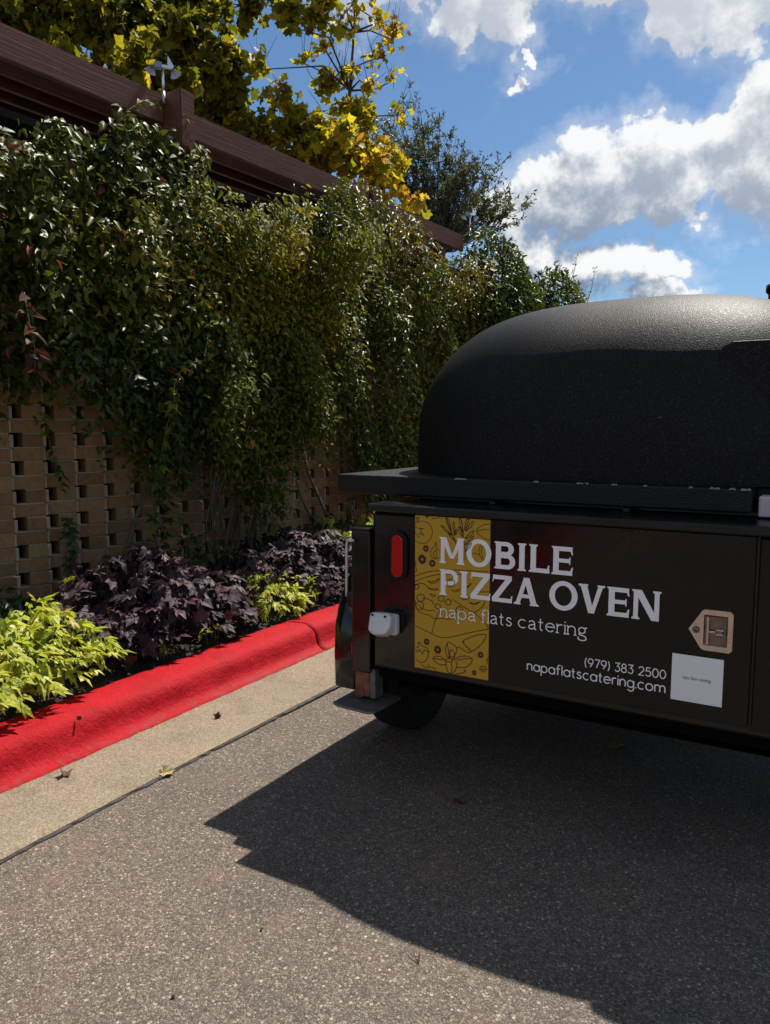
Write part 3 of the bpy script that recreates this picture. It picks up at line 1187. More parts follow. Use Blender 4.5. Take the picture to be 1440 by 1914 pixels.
vine('green creeper mass right of the bare brick gap, reaching the trailer', VC, 30000, .064, .029, .56, T_LANCE[:2], 'lance', 'ivy', 23, 3.1, 120, .80, .006, edge=.2, hi=.42)


def mound_vine(label, blobs, count, L, Wd, mat, seed, tintpow=1.0):
    """creeper grown over the wall top: leaves over rounded shoulders"""
    rng = np.random.default_rng(seed)
    s_, d_, z_ = blobs[0][:3]
    root = empty('climbing_vine', W(s_, d_, .15), label, 'vine', 'climbing vines on the brick screen')
    pos, dr, nr, tn = [], [], [], []
    area = sum(b[3] * b[5] for b in blobs)
    for (s, d, z, rs_, rd_, rz_) in blobs:
        n = int(count * rs_ * rz_ / area)
        v = unit(rng.normal(size=(n, 3)))
        v[:, 1] = np.where(rng.random(n) < .8, np.abs(v[:, 1]), v[:, 1])
        lump = .86 + .30 * VN1(v[:, 0] * 3 + seed, v[:, 2] * 3 + s * 2) * (.5 + VN3(v[:, 0] * 7, v[:, 2] * 7 + seed))
        rad = lump * (1 - .35 * rng.random(n) ** 2)
        q = W0[None] + WD[None] * (s + v[:, 0] * rs_ * rad)[:, None] + WN[None] * (d + v[:, 1] * rd_ * rad)[:, None]
        q[:, 2] = z + v[:, 2] * rz_ * rad
        o = WD[None] * v[:, :1] + WN[None] * v[:, 1:2]
        o[:, 2] += v[:, 2]
        ok = q[:, 2] > .2
        pos.append(q[ok])
        dr.append((o * .6 + rng.normal(0, .6, (n, 3)) + np.array([0, 0, -.6]))[ok])
        nr.append((o * .8 + rng.normal(0, .4, (n, 3)) + np.array([0, 0, .5]))[ok])
        tn.append((np.clip(.6 * VN2(v[:, 0] * 3, v[:, 2] * 3) + .38 * rng.random(n), 0, .95) ** tintpow)[ok])
    pos, dr, nr, tn = map(np.concatenate, (pos, dr, nr, tn))
    Ls = L * rng.uniform(.6, 1.3, len(pos))
    foliage(root, T_LANCE[:2], 'lance', mat, pos, dr, nr, Ls, Ls * Wd / L, tn, 0)
    for (s, d, z, rs_, rd_, rz_) in blobs:
        MB().tube([W(s, d, .12), W(s + .05, d, z * .6), W(s, d, z)], [.03, .022, .012], 6).build('stem', M['stem'], root)
    return root


mound_vine('dark rounded creeper mound at the far end of the pergola', [(5.75, .02, 2.85, .78, .42, .80), (6.35, .0, 2.55, .62, .42, .85), (5.2, .06, 2.55, .55, .36, .70), (5.9, .1, 1.6, .95, .36, 1.3)],
           17000, .066, .032, 'ivy', 24, .95)
mound_vine('far rounded leafy mound just above the black dome', [(7.7, 0, 2.72, .80, .45, .86), (8.5, 0, 2.55, .62, .42, .74), (7.1, .0, 2.5, .55, .40, .78), (7.9, .05, 1.5, 1.2, .4, 1.2)],
           14000, .072, .036, 'ivy', 25, 1.0)


def vine_strand(label, pts, n, L, tm, key, mat, seed, lobed=False):
    """one separate trailing strand with leaves"""
    rs = np.random.default_rng(seed)
    root = empty('trailing_vine', pts[-1], label, 'vine', 'loose strands hanging off the vine wall')
    P = [Vector(p) for p in pts]
    MB().tube(P, .0025, 5).build('stem', M['petiole'], root)
    pos, dr, nr = [], [], []
    for i in range(n):
        f = (i + .5) / n * (len(P) - 1)
        k = min(int(f), len(P) - 2)
        p = P[k].lerp(P[k + 1], f - k)
        a = 1 if i % 2 else -1
        pos.append(np.array(p) + rs.normal(0, .008, 3))
        dd = WD * a * .7 + WN * rs.uniform(.2, .8) + np.array([0, 0, rs.uniform(-.7, -.1)])
        dr.append(dd)
        nr.append(WN * .7 + np.array([0, 0, .8]) + rs.normal(0, .25, 3))
    Ls = L * rs.uniform(.7, 1.2, n)
    foliage(root, tm, key, mat, pos, dr, nr, Ls, Ls * (.85 if lobed else .5), rs.random(n), n)


vine_strand('bright lobed-leaf strand hanging down beside the near brick bay', [W(.60, .40, 1.60), W(.52, .38, 1.35), W(.50, .32, 1.1), W(.52, .25, .85), W(.50, .22, .6), W(.49, .2, .42)], 34, .085, T_IVYLOBE, 'ivylobe', 'ivy2', 41, True)
vine_strand('second lobed strand hanging to the plants, a little further along', [W(.66, .34, 1.4), W(.70, .3, 1.1), W(.66, .22, .85), W(.62, .2, .60), W(.64, .2, .40)], 28, .08, T_IVYLOBE, 'ivylobe', 'ivy', 42, True)
vine_strand('looping lobed strand arching out from the vine mass', [W(.85, .42, 1.95), W(.78, .46, 1.78), W(.62, .46, 1.76), W(.56, .42, 1.62), W(.56, .40, 1.4)], 16, .07, T_IVYLOBE, 'ivylobe', 'ivy2', 43, True)
vine_strand('short leafy strand in front of the nearest brick columns', [W(-.16, .12, 1.45), W(-.10, .10, 1.25), W(-.05, .09, 1.12), W(-.02, .08, .98)], 20, .06, T_LANCE, 'lance', 'ivy', 44)
vine_strand('leafy shoots creeping up the brick foot at far left', [W(-.02, .08, .82), W(.02, .09, .68), W(-.02, .10, .54), W(.0, .14, .40)], 22, .07, T_IVYLOBE, 'ivylobe', 'darkgreen', 45, True)
vine_strand('thin yellowish strand trailing across the bare brick gap', [W(1.80, .32, 1.5), W(2.0, .26, 1.32), W(2.1, .2, 1.22), W(2.2, .15, 1.05)], 14, .045, T_LANCE, 'lance', 'ivy2', 46)
vine_strand('wispy leafy shoot lying over the nearest pergola board', [W(.45, .10, 3.20), W(.55, .10, 3.33), W(.66, .09, 3.42), W(.78, .08, 3.43)], 14, .055, T_LANCE, 'lance', 'ivy2', 47)
vine_strand('wispy leafy shoot in front of the big cross beam end', [W(.92, .16, 3.42), W(.96, .16, 3.30), W(1.02, .16, 3.24), W(1.1, .15, 3.22)], 12, .045, T_LANCE, 'lance', 'ivy2', 48)
vine_strand('dry red-brown leaf strand hanging at the left picture edge', [W(-.40, .40, 2.05), W(-.38, .40, 1.9), W(-.34, .38, 1.75), W(-.34, .36, 1.64)], 12, .11, T_LANCE, 'lance', 'dry', 49) if 'dry' in M else None

# bare hanging stems under the yellow-green vine
bs = empty('bare_vine_stems', W(1.2, .1, .15), 'bundle of bare grey vine stems rising from the bed under the vines', 'vine')
for k in range(16):
    rs = random.Random(90 + k)
    s = 1.02 + rs.uniform(0, .55)
    pts = [W(s + .05 * math.sin(i * 1.1 + k) + rs.uniform(-.02, .02), .10 + .10 * i / 8 + rs.uniform(0, .05), .14 + 1.15 * i / 8) for i in range(9)]
    MB().tube(pts, rs.uniform(.004, .010), 5).build('stem', M['stem'], bs)


# ================================================================== trees behind the wall
def broad_tree(label, base, trunk_pts, clusters, mat, seed, dens, singles, leafL=.15):
    rng = np.random.default_rng(seed)
    rs = random.Random(seed)
    root = empty('broadleaf_tree', base, label, 'tree', 'yellowing broad-leaved trees behind the wall')
    tp = [Vector(base)] + [Vector(p) for p in trunk_pts]
    n = len(tp)
    MB().tube(tp, [.10 * (1 - i / n) ** 2.4 + .007 for i in range(n)], 10).build('trunk', M['bark'], root)
    br = MB()
    pos, dr, nr, Ls, tn = [], [], [], [], []
    for (c, r, tb) in clusters:
        c = Vector(c)
        # limb from the nearest lower trunk point
        cand = [p for p in tp if p.z < c.z + .2] or tp[:1]
        a = min(cand, key=lambda p: (p - c).length)
        mid = a.lerp(c, .5) + Vector((rs.uniform(-.15, .15), rs.uniform(-.15, .15), rs.uniform(-.05, .2)))
        br.tube([a, mid, c], [.014, .009, .005], 5)
        for _ in range(3 if r < .25 else 1):
            e2 = c + Vector((rs.gauss(0, .12), rs.gauss(0, .12), rs.uniform(.15, .45)))
            br.tube([c, c.lerp(e2, .5) + Vector((rs.gauss(0, .03), 0, 0)), e2], [.0045, .0035, .0018], 4, cap=False)
        nt = max(4, int(r * 22))
        k = max(3, int(dens * r * r * 4 / nt))
        for i in range(nt):
            v = Vector((rs.gauss(0, 1), rs.gauss(0, 1), rs.gauss(0, .8))).normalized() * r * rs.uniform(.45, 1.05)
            e = c + v
            m2 = c.lerp(e, .5) + Vector((0, 0, .06))
            br.tube([c, m2, e], [.005, .0035, .002], 4, cap=False)
            for j in range(k):
                t = rs.uniform(.25, 1.05)
                p = (c.lerp(m2, t * 2) if t < .5 else m2.lerp(e, t * 2 - 1))
                pos.append(np.array(p) + rng.normal(0, .05, 3))
                q = np.array(v.normalized()) * .6 + rng.normal(0, .5, 3) + np.array([0, 0, -.55])
                dr.append(q)
                nr.append(rng.normal(0, .55, 3) + np.array([0, -.25, .6]))
                Ls.append(leafL * rng.uniform(.55, 1.2) * (.75 if r < .2 else 1))
                tn.append(min(.97, max(0, tb + rng.normal(0, .24))) if rng.random() > .03 else 1.0)
    br.build('branches', M['bark'], root)
    pos = np.array(pos)
    Ls = np.array(Ls) * .58
    foliage(root, T_SYC, 'syc', mat, pos, np.array(dr), np.array(nr), Ls, Ls * rng.uniform(.8, 1.15, len(Ls)), np.array(tn), singles, name='crown')
    return root


CL1 = [(Vector(a), b_, c_) for a, b_, c_ in (
    ((-7.09, 4.43, 5.12), 0.6, 0.22), ((-6.87, 4.82, 5.28), 0.6, 0.25), ((-6.39, 5.09, 5.13), 0.6, 0.25), ((-6.21, 5.58, 5.34), 0.6, 0.22),
    ((-5.87, 5.87, 5.13), 0.5, 0.29), ((-6.05, 4.64, 4.61), 0.32, 0.36), ((-5.85, 5.11, 4.59), 0.38, 0.32), ((-6.25, 6.19, 5.77), 0.5, 0.25),
    ((-5.59, 6.02, 4.92), 0.36, 0.36), ((-5.51, 6.15, 4.7), 0.38, 0.36), ((-5.85, 6.28, 4.58), 0.36, 0.36), ((-5.51, 6.47, 4.47), 0.34, 0.4),
    ((-7.74, 5.58, 6.11), 0.8, 0.22), ((-7.23, 6.14, 6.28), 0.8, 0.22), ((-7.01, 6.69, 5.85), 0.6, 0.18), ((-7.82, 6.25, 6.21), 0.7, 0.18),
    ((-6.51, 6.66, 5.15), 0.45, 0.29), ((-5.72, 5.43, 4.63), 0.34, 0.29), ((-5.58, 6.59, 5.72), 0.22, 0.29), ((-5.87, 6.42, 5.77), 0.3, 0.29),
    ((-8.81, 6.1, 6.05), 0.6, 0.22), ((-8.56, 6.51, 6.29), 0.6, 0.22), ((-7.87, 6.64, 5.86), 0.6, 0.22), ((-7.62, 6.91, 5.85), 0.6, 0.22),
    ((-6.97, 6.87, 5.27), 0.45, 0.25), ((-8.34, 6.11, 5.7), 0.5, 0.22),
)]
CL2 = [(Vector(a), b_, c_) for a, b_, c_ in (
    ((-5.13, 6.7, 4.39), 0.42, 0.45), ((-4.89, 6.85, 4.47), 0.36, 0.5), ((-5.01, 6.73, 4.11), 0.38, 0.55), ((-4.68, 6.93, 4.17), 0.46, 0.6),
    ((-4.79, 7.62, 4.5), 0.42, 0.65), ((-4.54, 7.73, 4.2), 0.32, 0.72), ((-4.36, 7.78, 3.82), 0.2, 0.85), ((-4.96, 7.55, 4.8), 0.3, 0.55),
    ((-5.28, 7.4, 5.12), 0.22, 0.5), ((-5.25, 6.79, 5.69), 0.3, 0.4), ((-5.0, 6.93, 5.63), 0.28, 0.45), ((-5.19, 6.8, 5.49), 0.16, 0.45),
    ((-5.11, 7.58, 5.78), 0.18, 0.6), ((-4.73, 7.82, 5.84), 0.16, 0.8), ((-4.59, 7.89, 5.75), 0.12, 0.9), ((-4.79, 7.74, 5.45), 0.14, 0.7),
    ((-4.62, 7.86, 5.66), 0.1, 0.9), ((-5.26, 7.47, 5.57), 0.15, 0.6), ((-5.09, 7.54, 5.27), 0.18, 0.6), ((-4.6, 7.82, 5.21), 0.1, 0.7),
    ((-4.82, 7.68, 5.12), 0.16, 0.6), ((-5.59, 6.75, 5.15), 0.2, 0.35), ((-5.42, 6.81, 4.81), 0.22, 0.4), ((-4.55, 7.34, 3.99), 0.34, 0.75),
    ((-4.47, 7.85, 4.83), 0.12, 0.7), ((-5.36, 6.54, 4.28), 0.32, 0.55), ((-5.32, 7.16, 5.3), 0.1, 0.6), ((-5.03, 7.67, 6.07), 0.14, 0.7),
    ((-5.17, 7.26, 6.28), 0.4, 0.5), ((-4.95, 7.77, 6.46), 0.35, 0.6),
)]
b1 = Vector((-6.83, 5.71, 1.92))
b1.z = .1
t1 = [Vector((b1.x, b1.y, 1.5)), Vector((b1.x + .05, b1.y, 3.0)), Vector((-6.89, 5.94, 4.98)), Vector((-6.88, 6.02, 5.54)), Vector((-6.87, 6.12, 6.22))]
broad_tree('large olive-green broad-leaved tree over the near pergola bay', tuple(b1), t1, CL1, 'syc1', 31, 640, 300, .165)
b2 = Vector((-4.96, 7.31, 1.95))
b2.z = .1
t2 = [Vector((b2.x, b2.y, 1.6)), Vector((b2.x - .03, b2.y, 3.0)), Vector((-5.06, 7.55, 4.36)), Vector((-5.06, 7.65, 5.14)), Vector((-5.06, 7.74, 5.8)), Vector((-5.08, 7.8, 6.46))]
broad_tree('yellow-leaved tree with thin upright twigs over the middle bay', tuple(b2), t2, CL2, 'syc2', 32, 360, 300, .16)

# fine-leaved grey-green tree farther back
b3 = Vector((-5.93, 11.81, 2.25))
b3.z = .1
ft = empty('fine_leaved_tree', tuple(b3), 'grey-green tree with tiny narrow leaves, rightmost behind the wall', 'tree')
rs = random.Random(55)
rng = np.random.default_rng(55)
hub = Vector((-6.17, 11.93, 4.31))
MB().tube([b3, Vector((b3.x, b3.y, 2)), hub], [.12, .10, .07], 8).build('trunk', M['bark'], ft)
brm = MB()
pos, dr, nr = [], [], []
tips = [(-6.92, 11.78, 6.69), (-6.67, 11.89, 6.38), (-6.45, 12.05, 6.6), (-6.12, 12.21, 6.29), (-5.94, 12.26, 5.84), (-5.74, 12.36, 5.71), (-5.55, 12.49, 5.8), (-5.34, 12.58, 5.53), (-5.17, 12.64, 5.19), (-5.23, 12.56, 4.9), (-5.53, 12.45, 5.39), (-5.87, 12.26, 5.53), (-6.37, 12.0, 5.84), (-6.61, 11.87, 5.98), (-7.01, 11.66, 6.18), (-6.09, 12.23, 6.33), (-6.04, 12.24, 6.18), (-7.14, 11.54, 5.84), (-6.43, 11.92, 5.48), (-5.79, 12.27, 5.21), (-5.39, 12.48, 5.03), (-6.12, 12.12, 5.57), (-6.74, 11.74, 5.57), (-6.55, 11.95, 6.24), (-5.69, 12.36, 5.44), (-5.54, 12.38, 4.94), (-5.93, 12.15, 4.94), (-6.81, 11.77, 6.11), (-7.03, 11.7, 6.56), (-6.73, 11.9, 6.69)]
for ti, tp_ in enumerate(tips * 3):
    e = Vector(tp_) + Vector((rs.uniform(-.2, .2), rs.uniform(-.6, .6), rs.uniform(-.05, .05)))
    if ti >= len(tips):
        e += Vector((rs.uniform(-.15, .15), rs.uniform(-.3, .3), rs.uniform(-.36, .05)))
    a = hub.lerp(e, rs.uniform(.1, .35)) + Vector((0, 0, -.1))
    m2 = a.lerp(e, .55) + Vector((0, 0, .10))
    brm.tube([hub, a, m2, e], [.022, .014, .007, .003], 4, cap=False)
    for j in range(9):
        q0 = a.lerp(m2, rs.random()) if rs.random() < .4 else m2.lerp(e, rs.random())
        dv = (e - a).normalized() * .7 + Vector((rs.gauss(0, .5), rs.gauss(0, .5), rs.uniform(-.1, .6)))
        q1 = q0 + dv.normalized() * rs.uniform(.15, .42)
        brm.tube([q0, q1], [.003, .0015], 3, cap=False)
        for k in range(19):
            p = q0.lerp(q1, rs.random())
            pos.append(np.array(p) + rng.normal(0, .012, 3))
            dr.append(np.array(dv.normalized()) * .6 + rng.normal(0, .6, 3))
            nr.append(rng.normal(0, 1, 3) + np.array([0, 0, .5]))
brm.build('branches', M['bark'], ft)
n = len(pos)
L3 = rng.uniform(.05, .095, n)
foliage(ft, T_SMALL, 'small', 'olive', np.array(pos), np.array(dr), np.array(nr), L3, L3 * .34, rng.random(n), 0, name='crown')

# two thin upright shoots on the far mound
for k, (pa, pe, lab) in enumerate((((-3.4, 11.32, 3.09), (-3.31, 11.45, 3.67), 'thin bare shoot sticking up at the right end of far mound'), ((-3.63, 11.22, 3.36), (-3.54, 11.34, 3.9), 'thin bare shoot sticking up from the middle of the far mound'))):
    a, e = Vector(pa), Vector(pe)
    t = empty('upright_shoot', tuple(a), lab, 'shoot')
    MB().tube([a, a.lerp(e, .5) + Vector((.02, 0, 0)), e], [.006, .005, .002], 5).build('stem', M['stem'], t)
    pp = [np.array(a.lerp(e, .4 + .6 * rng.random())) for _ in range(14)]
    LL = rng.uniform(.03, .06, 14)
    foliage(t, T_SMALL, 'small', 'ivy2', np.array(pp), rng.normal(0, 1, (14, 3)), rng.normal(0, 1, (14, 3)), LL, LL * .4, rng.random(14), 0)


# ================================================================== bed planting
def bed_z(x, y):
    return .155


def mound_plant(name, label, cat, cx, cy, rx, ry, h, n, L, tm, key, mat, stemmat, seed, ratio=.95, singles=300, group=None, z0=.15):
    rng = np.random.default_rng(seed)
    root = empty(name, (cx, cy, z0), label, cat, group)
    an = rng.uniform(0, 2 * np.pi, n)
    r = np.sqrt(rng.random(n))
    vn = vnoise(seed)
    lump = .55 + .75 * vn(2.1 + np.cos(an) * r * 2.4 + 5, np.sin(an) * r * 3.2 + 7)
    hh = h * np.sqrt(np.maximum(1 - (r * .96) ** 2.6, 0)) * lump
    layer = rng.random(n) ** .6
    zz = z0 + .03 + hh * (.25 + .75 * layer)
    wob = 1 + .22 * (vn(an * 2.2, 3.3 + an * 0) - .5) * 2
    x = cx + rx * r * wob * np.cos(an)
    y = cy + ry * r * wob * np.sin(an)
    pos = np.stack([x, y, zz], 1)
    out = np.stack([np.cos(an) * r, np.sin(an) * r, np.zeros(n)], 1)
    dr = out * 1.0 + rng.normal(0, .55, (n, 3)) + np.array([0.1, -.1, -.35])
    nr = out * .55 + rng.normal(0, .34, (n, 3)) + np.array([0, 0, 1.0])
    Ls = L * rng.uniform(.65, 1.2, n)
    tn = np.clip(rng.random(n) * .98, 0, 1)
    foliage(root, tm, key, mat, pos, dr, nr, Ls, Ls * ratio, tn, singles)
    st = MB()
    for i in range(0, n, 2):
        p = Vector(pos[i])
        b0 = Vector((cx + (p.x - cx) * .55, cy + (p.y - cy) * .55, z0 - .02))
        st.tube([b0, b0.lerp(p, .6) + Vector((0, 0, .03)), p], [.003, .0026, .002], 3, cap=False)
    st.build('stalks', M[stemmat], root)
    return root


GP = 'ornamental foliage plants along the kerb'
mound_plant('sweet_potato_vine', 'big lime-green leafy plant at the left end of the bed', 'plant', -3.32, 1.74, .50, .86, .32, 1500, .076, T_SWEET, 'sweet', 'lime', 'petiole', 61, .62, 300, GP)
mound_plant('sweet_potato_vine', 'large dark purple leafy plant next to the big lime one', 'plant', -3.36, 3.06, .48, .70, .40, 900, .088, T_SWEET, 'sweet', 'purple', 'petiole_dark', 62, .85, 300, GP)
mound_plant('sweet_potato_vine', 'small lime plant at the kerb between two purple plants', 'plant', -3.18, 3.84, .24, .36, .22, 330, .072, T_SWEET, 'sweet', 'lime', 'petiole', 63, .55, 120, GP)
mound_plant('sweet_potato_vine', 'farther dark purple plant beside the trailer fender', 'plant', -3.40, 4.46, .48, .80, .42, 800, .088, T_SWEET, 'sweet', 'purple', 'petiole_dark', 64, .85, 300, GP)
mound_plant('sweet_potato_vine', 'lime plant farthest along the bed, right against the trailer', 'plant', -3.55, 5.35, .36, .40, .46, 260, .078, T_SWEET, 'sweet', 'lime', 'petiole', 65, .6, 130, GP)
mound_plant('sweet_potato_vine', 'lime sprig poking out of the top of near purple plant', 'plant', -3.62, 2.72, .07, .09, .36, 9, .085, T_SWEET, 'sweet', 'lime', 'petiole', 66, .7, 9, GP)
mound_plant('seedling', 'tiny pale seedling on bare mulch in front of purple plant', 'plant', -3.02, 2.78, .04, .04, .06, 8, .055, T_LANCE, 'lance', 'lime', 'petiole', 67, .5, 8)
mound_plant('seedling', 'small pale green sprout hanging at kerb below purple plant', 'plant', -3.02, 3.14, .05, .06, .13, 10, .06, T_LANCE, 'lance', 'lime', 'petiole', 68, .55, 10)
mound_plant('seedling', 'green sprig between the lime and purple plants', 'plant', -3.16, 2.52, .08, .09, .16, 14, .07, T_LANCE, 'lance', 'lime', 'petiole', 69, .5, 14)
GL = 'dark green flowering plants along the wall foot'
lan = []
lan.append(mound_plant('lantana_bush', 'dark green low plants at wall foot behind the big lime plant', 'plant', -3.90, 2.05, .24, .85, .34, 420, .075, T_LANCE, 'lance', 'darkgreen', 'petiole', 71, .55, 120, GL))
lan.append(mound_plant('lantana_bush', 'dark green bush with orange flowers behind near purple plant', 'plant', -3.84, 3.70, .26, .65, .40, 420, .075, T_LANCE, 'lance', 'darkgreen', 'petiole', 72, .55, 120, GL))
lan.append(mound_plant('lantana_bush', 'dark green shaded bush below the bare brick gap', 'plant', -3.78, 5.05, .28, .80, .46, 520, .08, T_LANCE, 'lance', 'darkgreen', 'petiole', 73, .55, 120, GL))
lan.append(mound_plant('lantana_bush', 'dry pale-stemmed tangle between the two purple plants', 'plant', -3.58, 3.86, .22, .30, .34, 260, .045, T_LANCE, 'lance', 'ivy2', 'petiole', 74, .45, 60, GL))
M['flower'] = simple('orange_petals', (.62, .16, .012), .6, var=.25, vscale=90)


def flower_head(p, lab_parent, sd):
    mb = MB()
    rs = random.Random(sd)
    for k in range(14):
        a = k * 2.4
        rr = .016 * math.sqrt(k / 14)
        c = p + Vector((rr * math.cos(a), rr * math.sin(a), .006 * (1 - (k / 14) ** 2) * 2))
        u = Vector((math.cos(a), math.sin(a), rs.uniform(.1, .5))).normalized() * .008
        w = Vector((-math.sin(a), math.cos(a), 0)) * .006
        mb.add([c - u * .3, c + w, c + u, c - w, c + Vector((0, 0, -.006))], [(0, 1, 2, 3), (0, 4, 1), (1, 4, 2), (2, 4, 3), (3, 4, 0)])
    o = mb.build('flower_head', M['flower'], lab_parent)
    st = MB().tube([p + Vector((.01, .01, -.16)), p + Vector((0, 0, -.002))], .0022, 4, cap=False)
    st.build('stalk', M['petiole'], lab_parent)


for (i, x, y, z) in ((1, -3.66, 3.78, .60), (1, -3.64, 3.84, .60), (1, -3.66, 3.98, .46), (1, -3.74, 3.55, .52), (1, -3.70, 3.50, .47), (1, -3.84, 3.50, .56), (1, -3.70, 3.30, .44),
                     (0, -3.72, 2.55, .52), (0, -3.74, 2.20, .50), (2, -3.62, 5.50, .58), (2, -3.60, 5.60, .56), (2, -3.62, 5.72, .55), (2, -3.75, 5.3, .62), (2, -3.56, 5.66, .60)):
    flower_head(Vector((x, y, z)), lan[i], int(abs(x * 1000 + y * 77)))

# loose mulch chips
rng = np.random.default_rng(77)
n = 5200
x = rng.uniform(-3.9, -2.93, n)
y = rng.uniform(.6, 7.5, n)
x += np.array([kerb_dx(v) for v in y])
pos = np.stack([x, y, .150 + rng.random(n) * .03 + np.clip((-2.93 - x) * .08, 0, .03)], 1)
dr = np.stack([rng.normal(size=n), rng.normal(size=n), rng.normal(0, .25, n)], 1)
nr = np.stack([rng.normal(0, .3, n), rng.normal(0, .3, n), np.ones(n)], 1)
LL = rng.uniform(.015, .05, n)
me = scatter_mesh('mulch_chips', T_SMALL, pos, dr, nr, LL, LL * .3, rng.random(n))
tag(mesh_obj('mulch_chips', me, M['mulch']), 'loose dark mulch chips strewn over the planting bed', 'mulch', kind='stuff')


# ================================================================== fallen leaves and litter
def litter(name, label, x, y, z, L, tm, col, rot, tilt, cat='leaf', curl=.0, group=None):
    tv, tf = tm
    vs = []
    for u, v, w in tv:
        r2 = u * u + v * v
        vs.append((u * L, v * L * .8, (w * .5 + curl * (abs(v) ** 1.3 + .35 * u * u)) * L))
    me = bpy.data.meshes.new(name)
    k = len(vs)
    full = vs + [(a, b_, c - .0012) for a, b_, c in vs]
    me.from_pydata(full, [], list(tf) + [tuple(reversed([i + k for i in f])) for f in tf])
    me.materials.append(col)
    o = bpy.data.objects.new(name, me)
    link(o)
    o.rotation_euler = (tilt, 0, rot)
    zmin = min((o.rotation_euler.to_matrix() @ Vector(p)).z for p in full)
    o.location = (x, y, z - zmin + .001)
    return tag(o, label, cat, group)


brown = simple('dry_brown_leaf', (.10, .030, .018), .7, var=.4, vscale=60)
pale = simple('dry_pale_leaf', (.42, .33, .13), .7, var=.3, vscale=50)
tanl = simple('dry_tan_leaf', (.16, .10, .05), .8, var=.3, vscale=50)
litter('fallen_leaf', 'dark red-brown curled leaf on the tan gutter, nearest the red kerb', -2.53, 1.80, .010, .045, T_SYC[2], brown, 2.6, .5, 'leaf', .9, 'fallen leaves on the gutter')
litter('fallen_leaf', 'small dark twisted leaf in the middle of the tan gutter', -2.46, 2.56, .008, .035, T_SYC[2], brown, .4, -.6, 'leaf', 1.0, 'fallen leaves on the gutter')
litter('fallen_leaf', 'pale yellow curled leaf on the edge between gutter and asphalt', -2.225, 2.02, .008, .048, T_SYC[1], pale, .9, .45, 'leaf', .5, 'fallen leaves on the gutter')
litter('fallen_leaf', 'tiny dark leaf scrap on red kerb face', -2.70, 2.0, .135, .022, T_SYC[0], brown, .4, .9, 'leaf', .6)
litter('fallen_leaf', 'faint brown leaf on the shaded asphalt', -1.16, 2.43, .003, .05, T_LANCE[1], brown, -.4, .1, 'leaf', .2)
litter('fallen_leaf', 'dull tan leaf on dark asphalt under the trailer', -.78, 3.17, .003, .07, T_SYC[0], tanl, 1.0, .1, 'leaf', .2)
litter('debris_speck', 'small dark speck on sunlit asphalt near picture bottom', -1.31, 1.19, .002, .012, T_LANCE[0], M['rubber'], .8, .1, 'speck', .2)
litter('debris_speck', 'small dark speck on sunlit asphalt below the shadow tip', -1.285, 1.49, .002, .011, T_LANCE[0], M['rubber'], 2.0, .1, 'speck', .2)
tw = MB()
p0 = Vector((-.86, 1.60, .006))
for a, l in ((2.3, .055), (2.0, .05), (2.75, .045)):
    tw.tube([p0, p0 + Vector((math.cos(a) * l, math.sin(a) * l, .004))], [.0014, .0008], 4)
tag(tw.build('pine_needles', tanl), 'little bunch of brown pine needles at the edge of trailer shadow', 'needles')

# ================================================================== pizza oven trailer
TR = empty('pizza_oven_trailer', (-.75, 2.43, 0), 'black trailer with dome oven, lettered rear door and shelf, parked by red kerb', 'trailer')
BX0, BX1, BY0, BY1 = -1.516, .02, 2.43, 4.36
PY = 2.408                                   # face of the rear door


def tb(name, mat, *boxes, bevel=.004, parent=TR):
    mb = MB()
    for bx in boxes:
        mb.box(*bx)
    return mb.build(name, mat, parent, bevel)


tb('body', M['gloss_black'], (BX0, BX1, BY0, BY1, .44, 1.040), bevel=.012)
tb('body_lip', M['satin_black'], (BX0 - .004, BX1 + .01, PY - .012, BY1 + .01, 1.0435, 1.072), bevel=.006)
# rail frame between lip and shelf
tb('shelf_frame', M['satin_black'], (-1.44, -.06, 2.66, 4.26, 1.0725, 1.0885), bevel=.003)
for x in (-1.10, -.62):
    tb('shelf_bracket', M['satin_black'], (x - .012, x + .012, 2.585, 2.66, 1.073, 1.0885), bevel=.002)
# shelf: thick slab with a notch for the oven mouth at the right
SH = [(-1.772, 2.575), (-.245, 2.575), (-.240, 2.70), (.255, 2.70), (.255, 4.30), (-1.772, 4.30)]
sm = MB().prism(SH, 'z', 1.089, 1.165)
sh = sm.build('shelf', M['shelf'], TR, .007, 2)
# rough pale chips along the shelf edge
chips = MB()
rc = random.Random(12)
for (x, w) in ((-1.22, .05), (-.93, .018), (-.77, .035), (-.755, .02), (-.66, .02), (-.56, .012), (-.42, .012), (-.35, .03), (-.30, .02), (-.262, .03)):
    z = 1.163
    pts = [(x + w * (i / 6 - .5), 2.574 - .0016, z + (.004 if 0 < i < 6 else .0) * rc.uniform(.4, 1.1)) for i in range(7)]
    base = [(x + w * (i / 6 - .5), 2.574 - .0016, z - .004 * rc.uniform(.3, 1)) for i in range(7)]
    back = [(a, b_ + .006, c) for a, b_, c in pts]
    chips.add(pts + base + back, [(i, i + 1, i + 8, i + 7) for i in range(6)] + [(i + 1, i, i + 14, i + 15) for i in range(6)])
chips.build('chipped_edge', simple('chipped_pale_filler', (.22, .21, .195), .8, var=.3, vscale=80), sh)

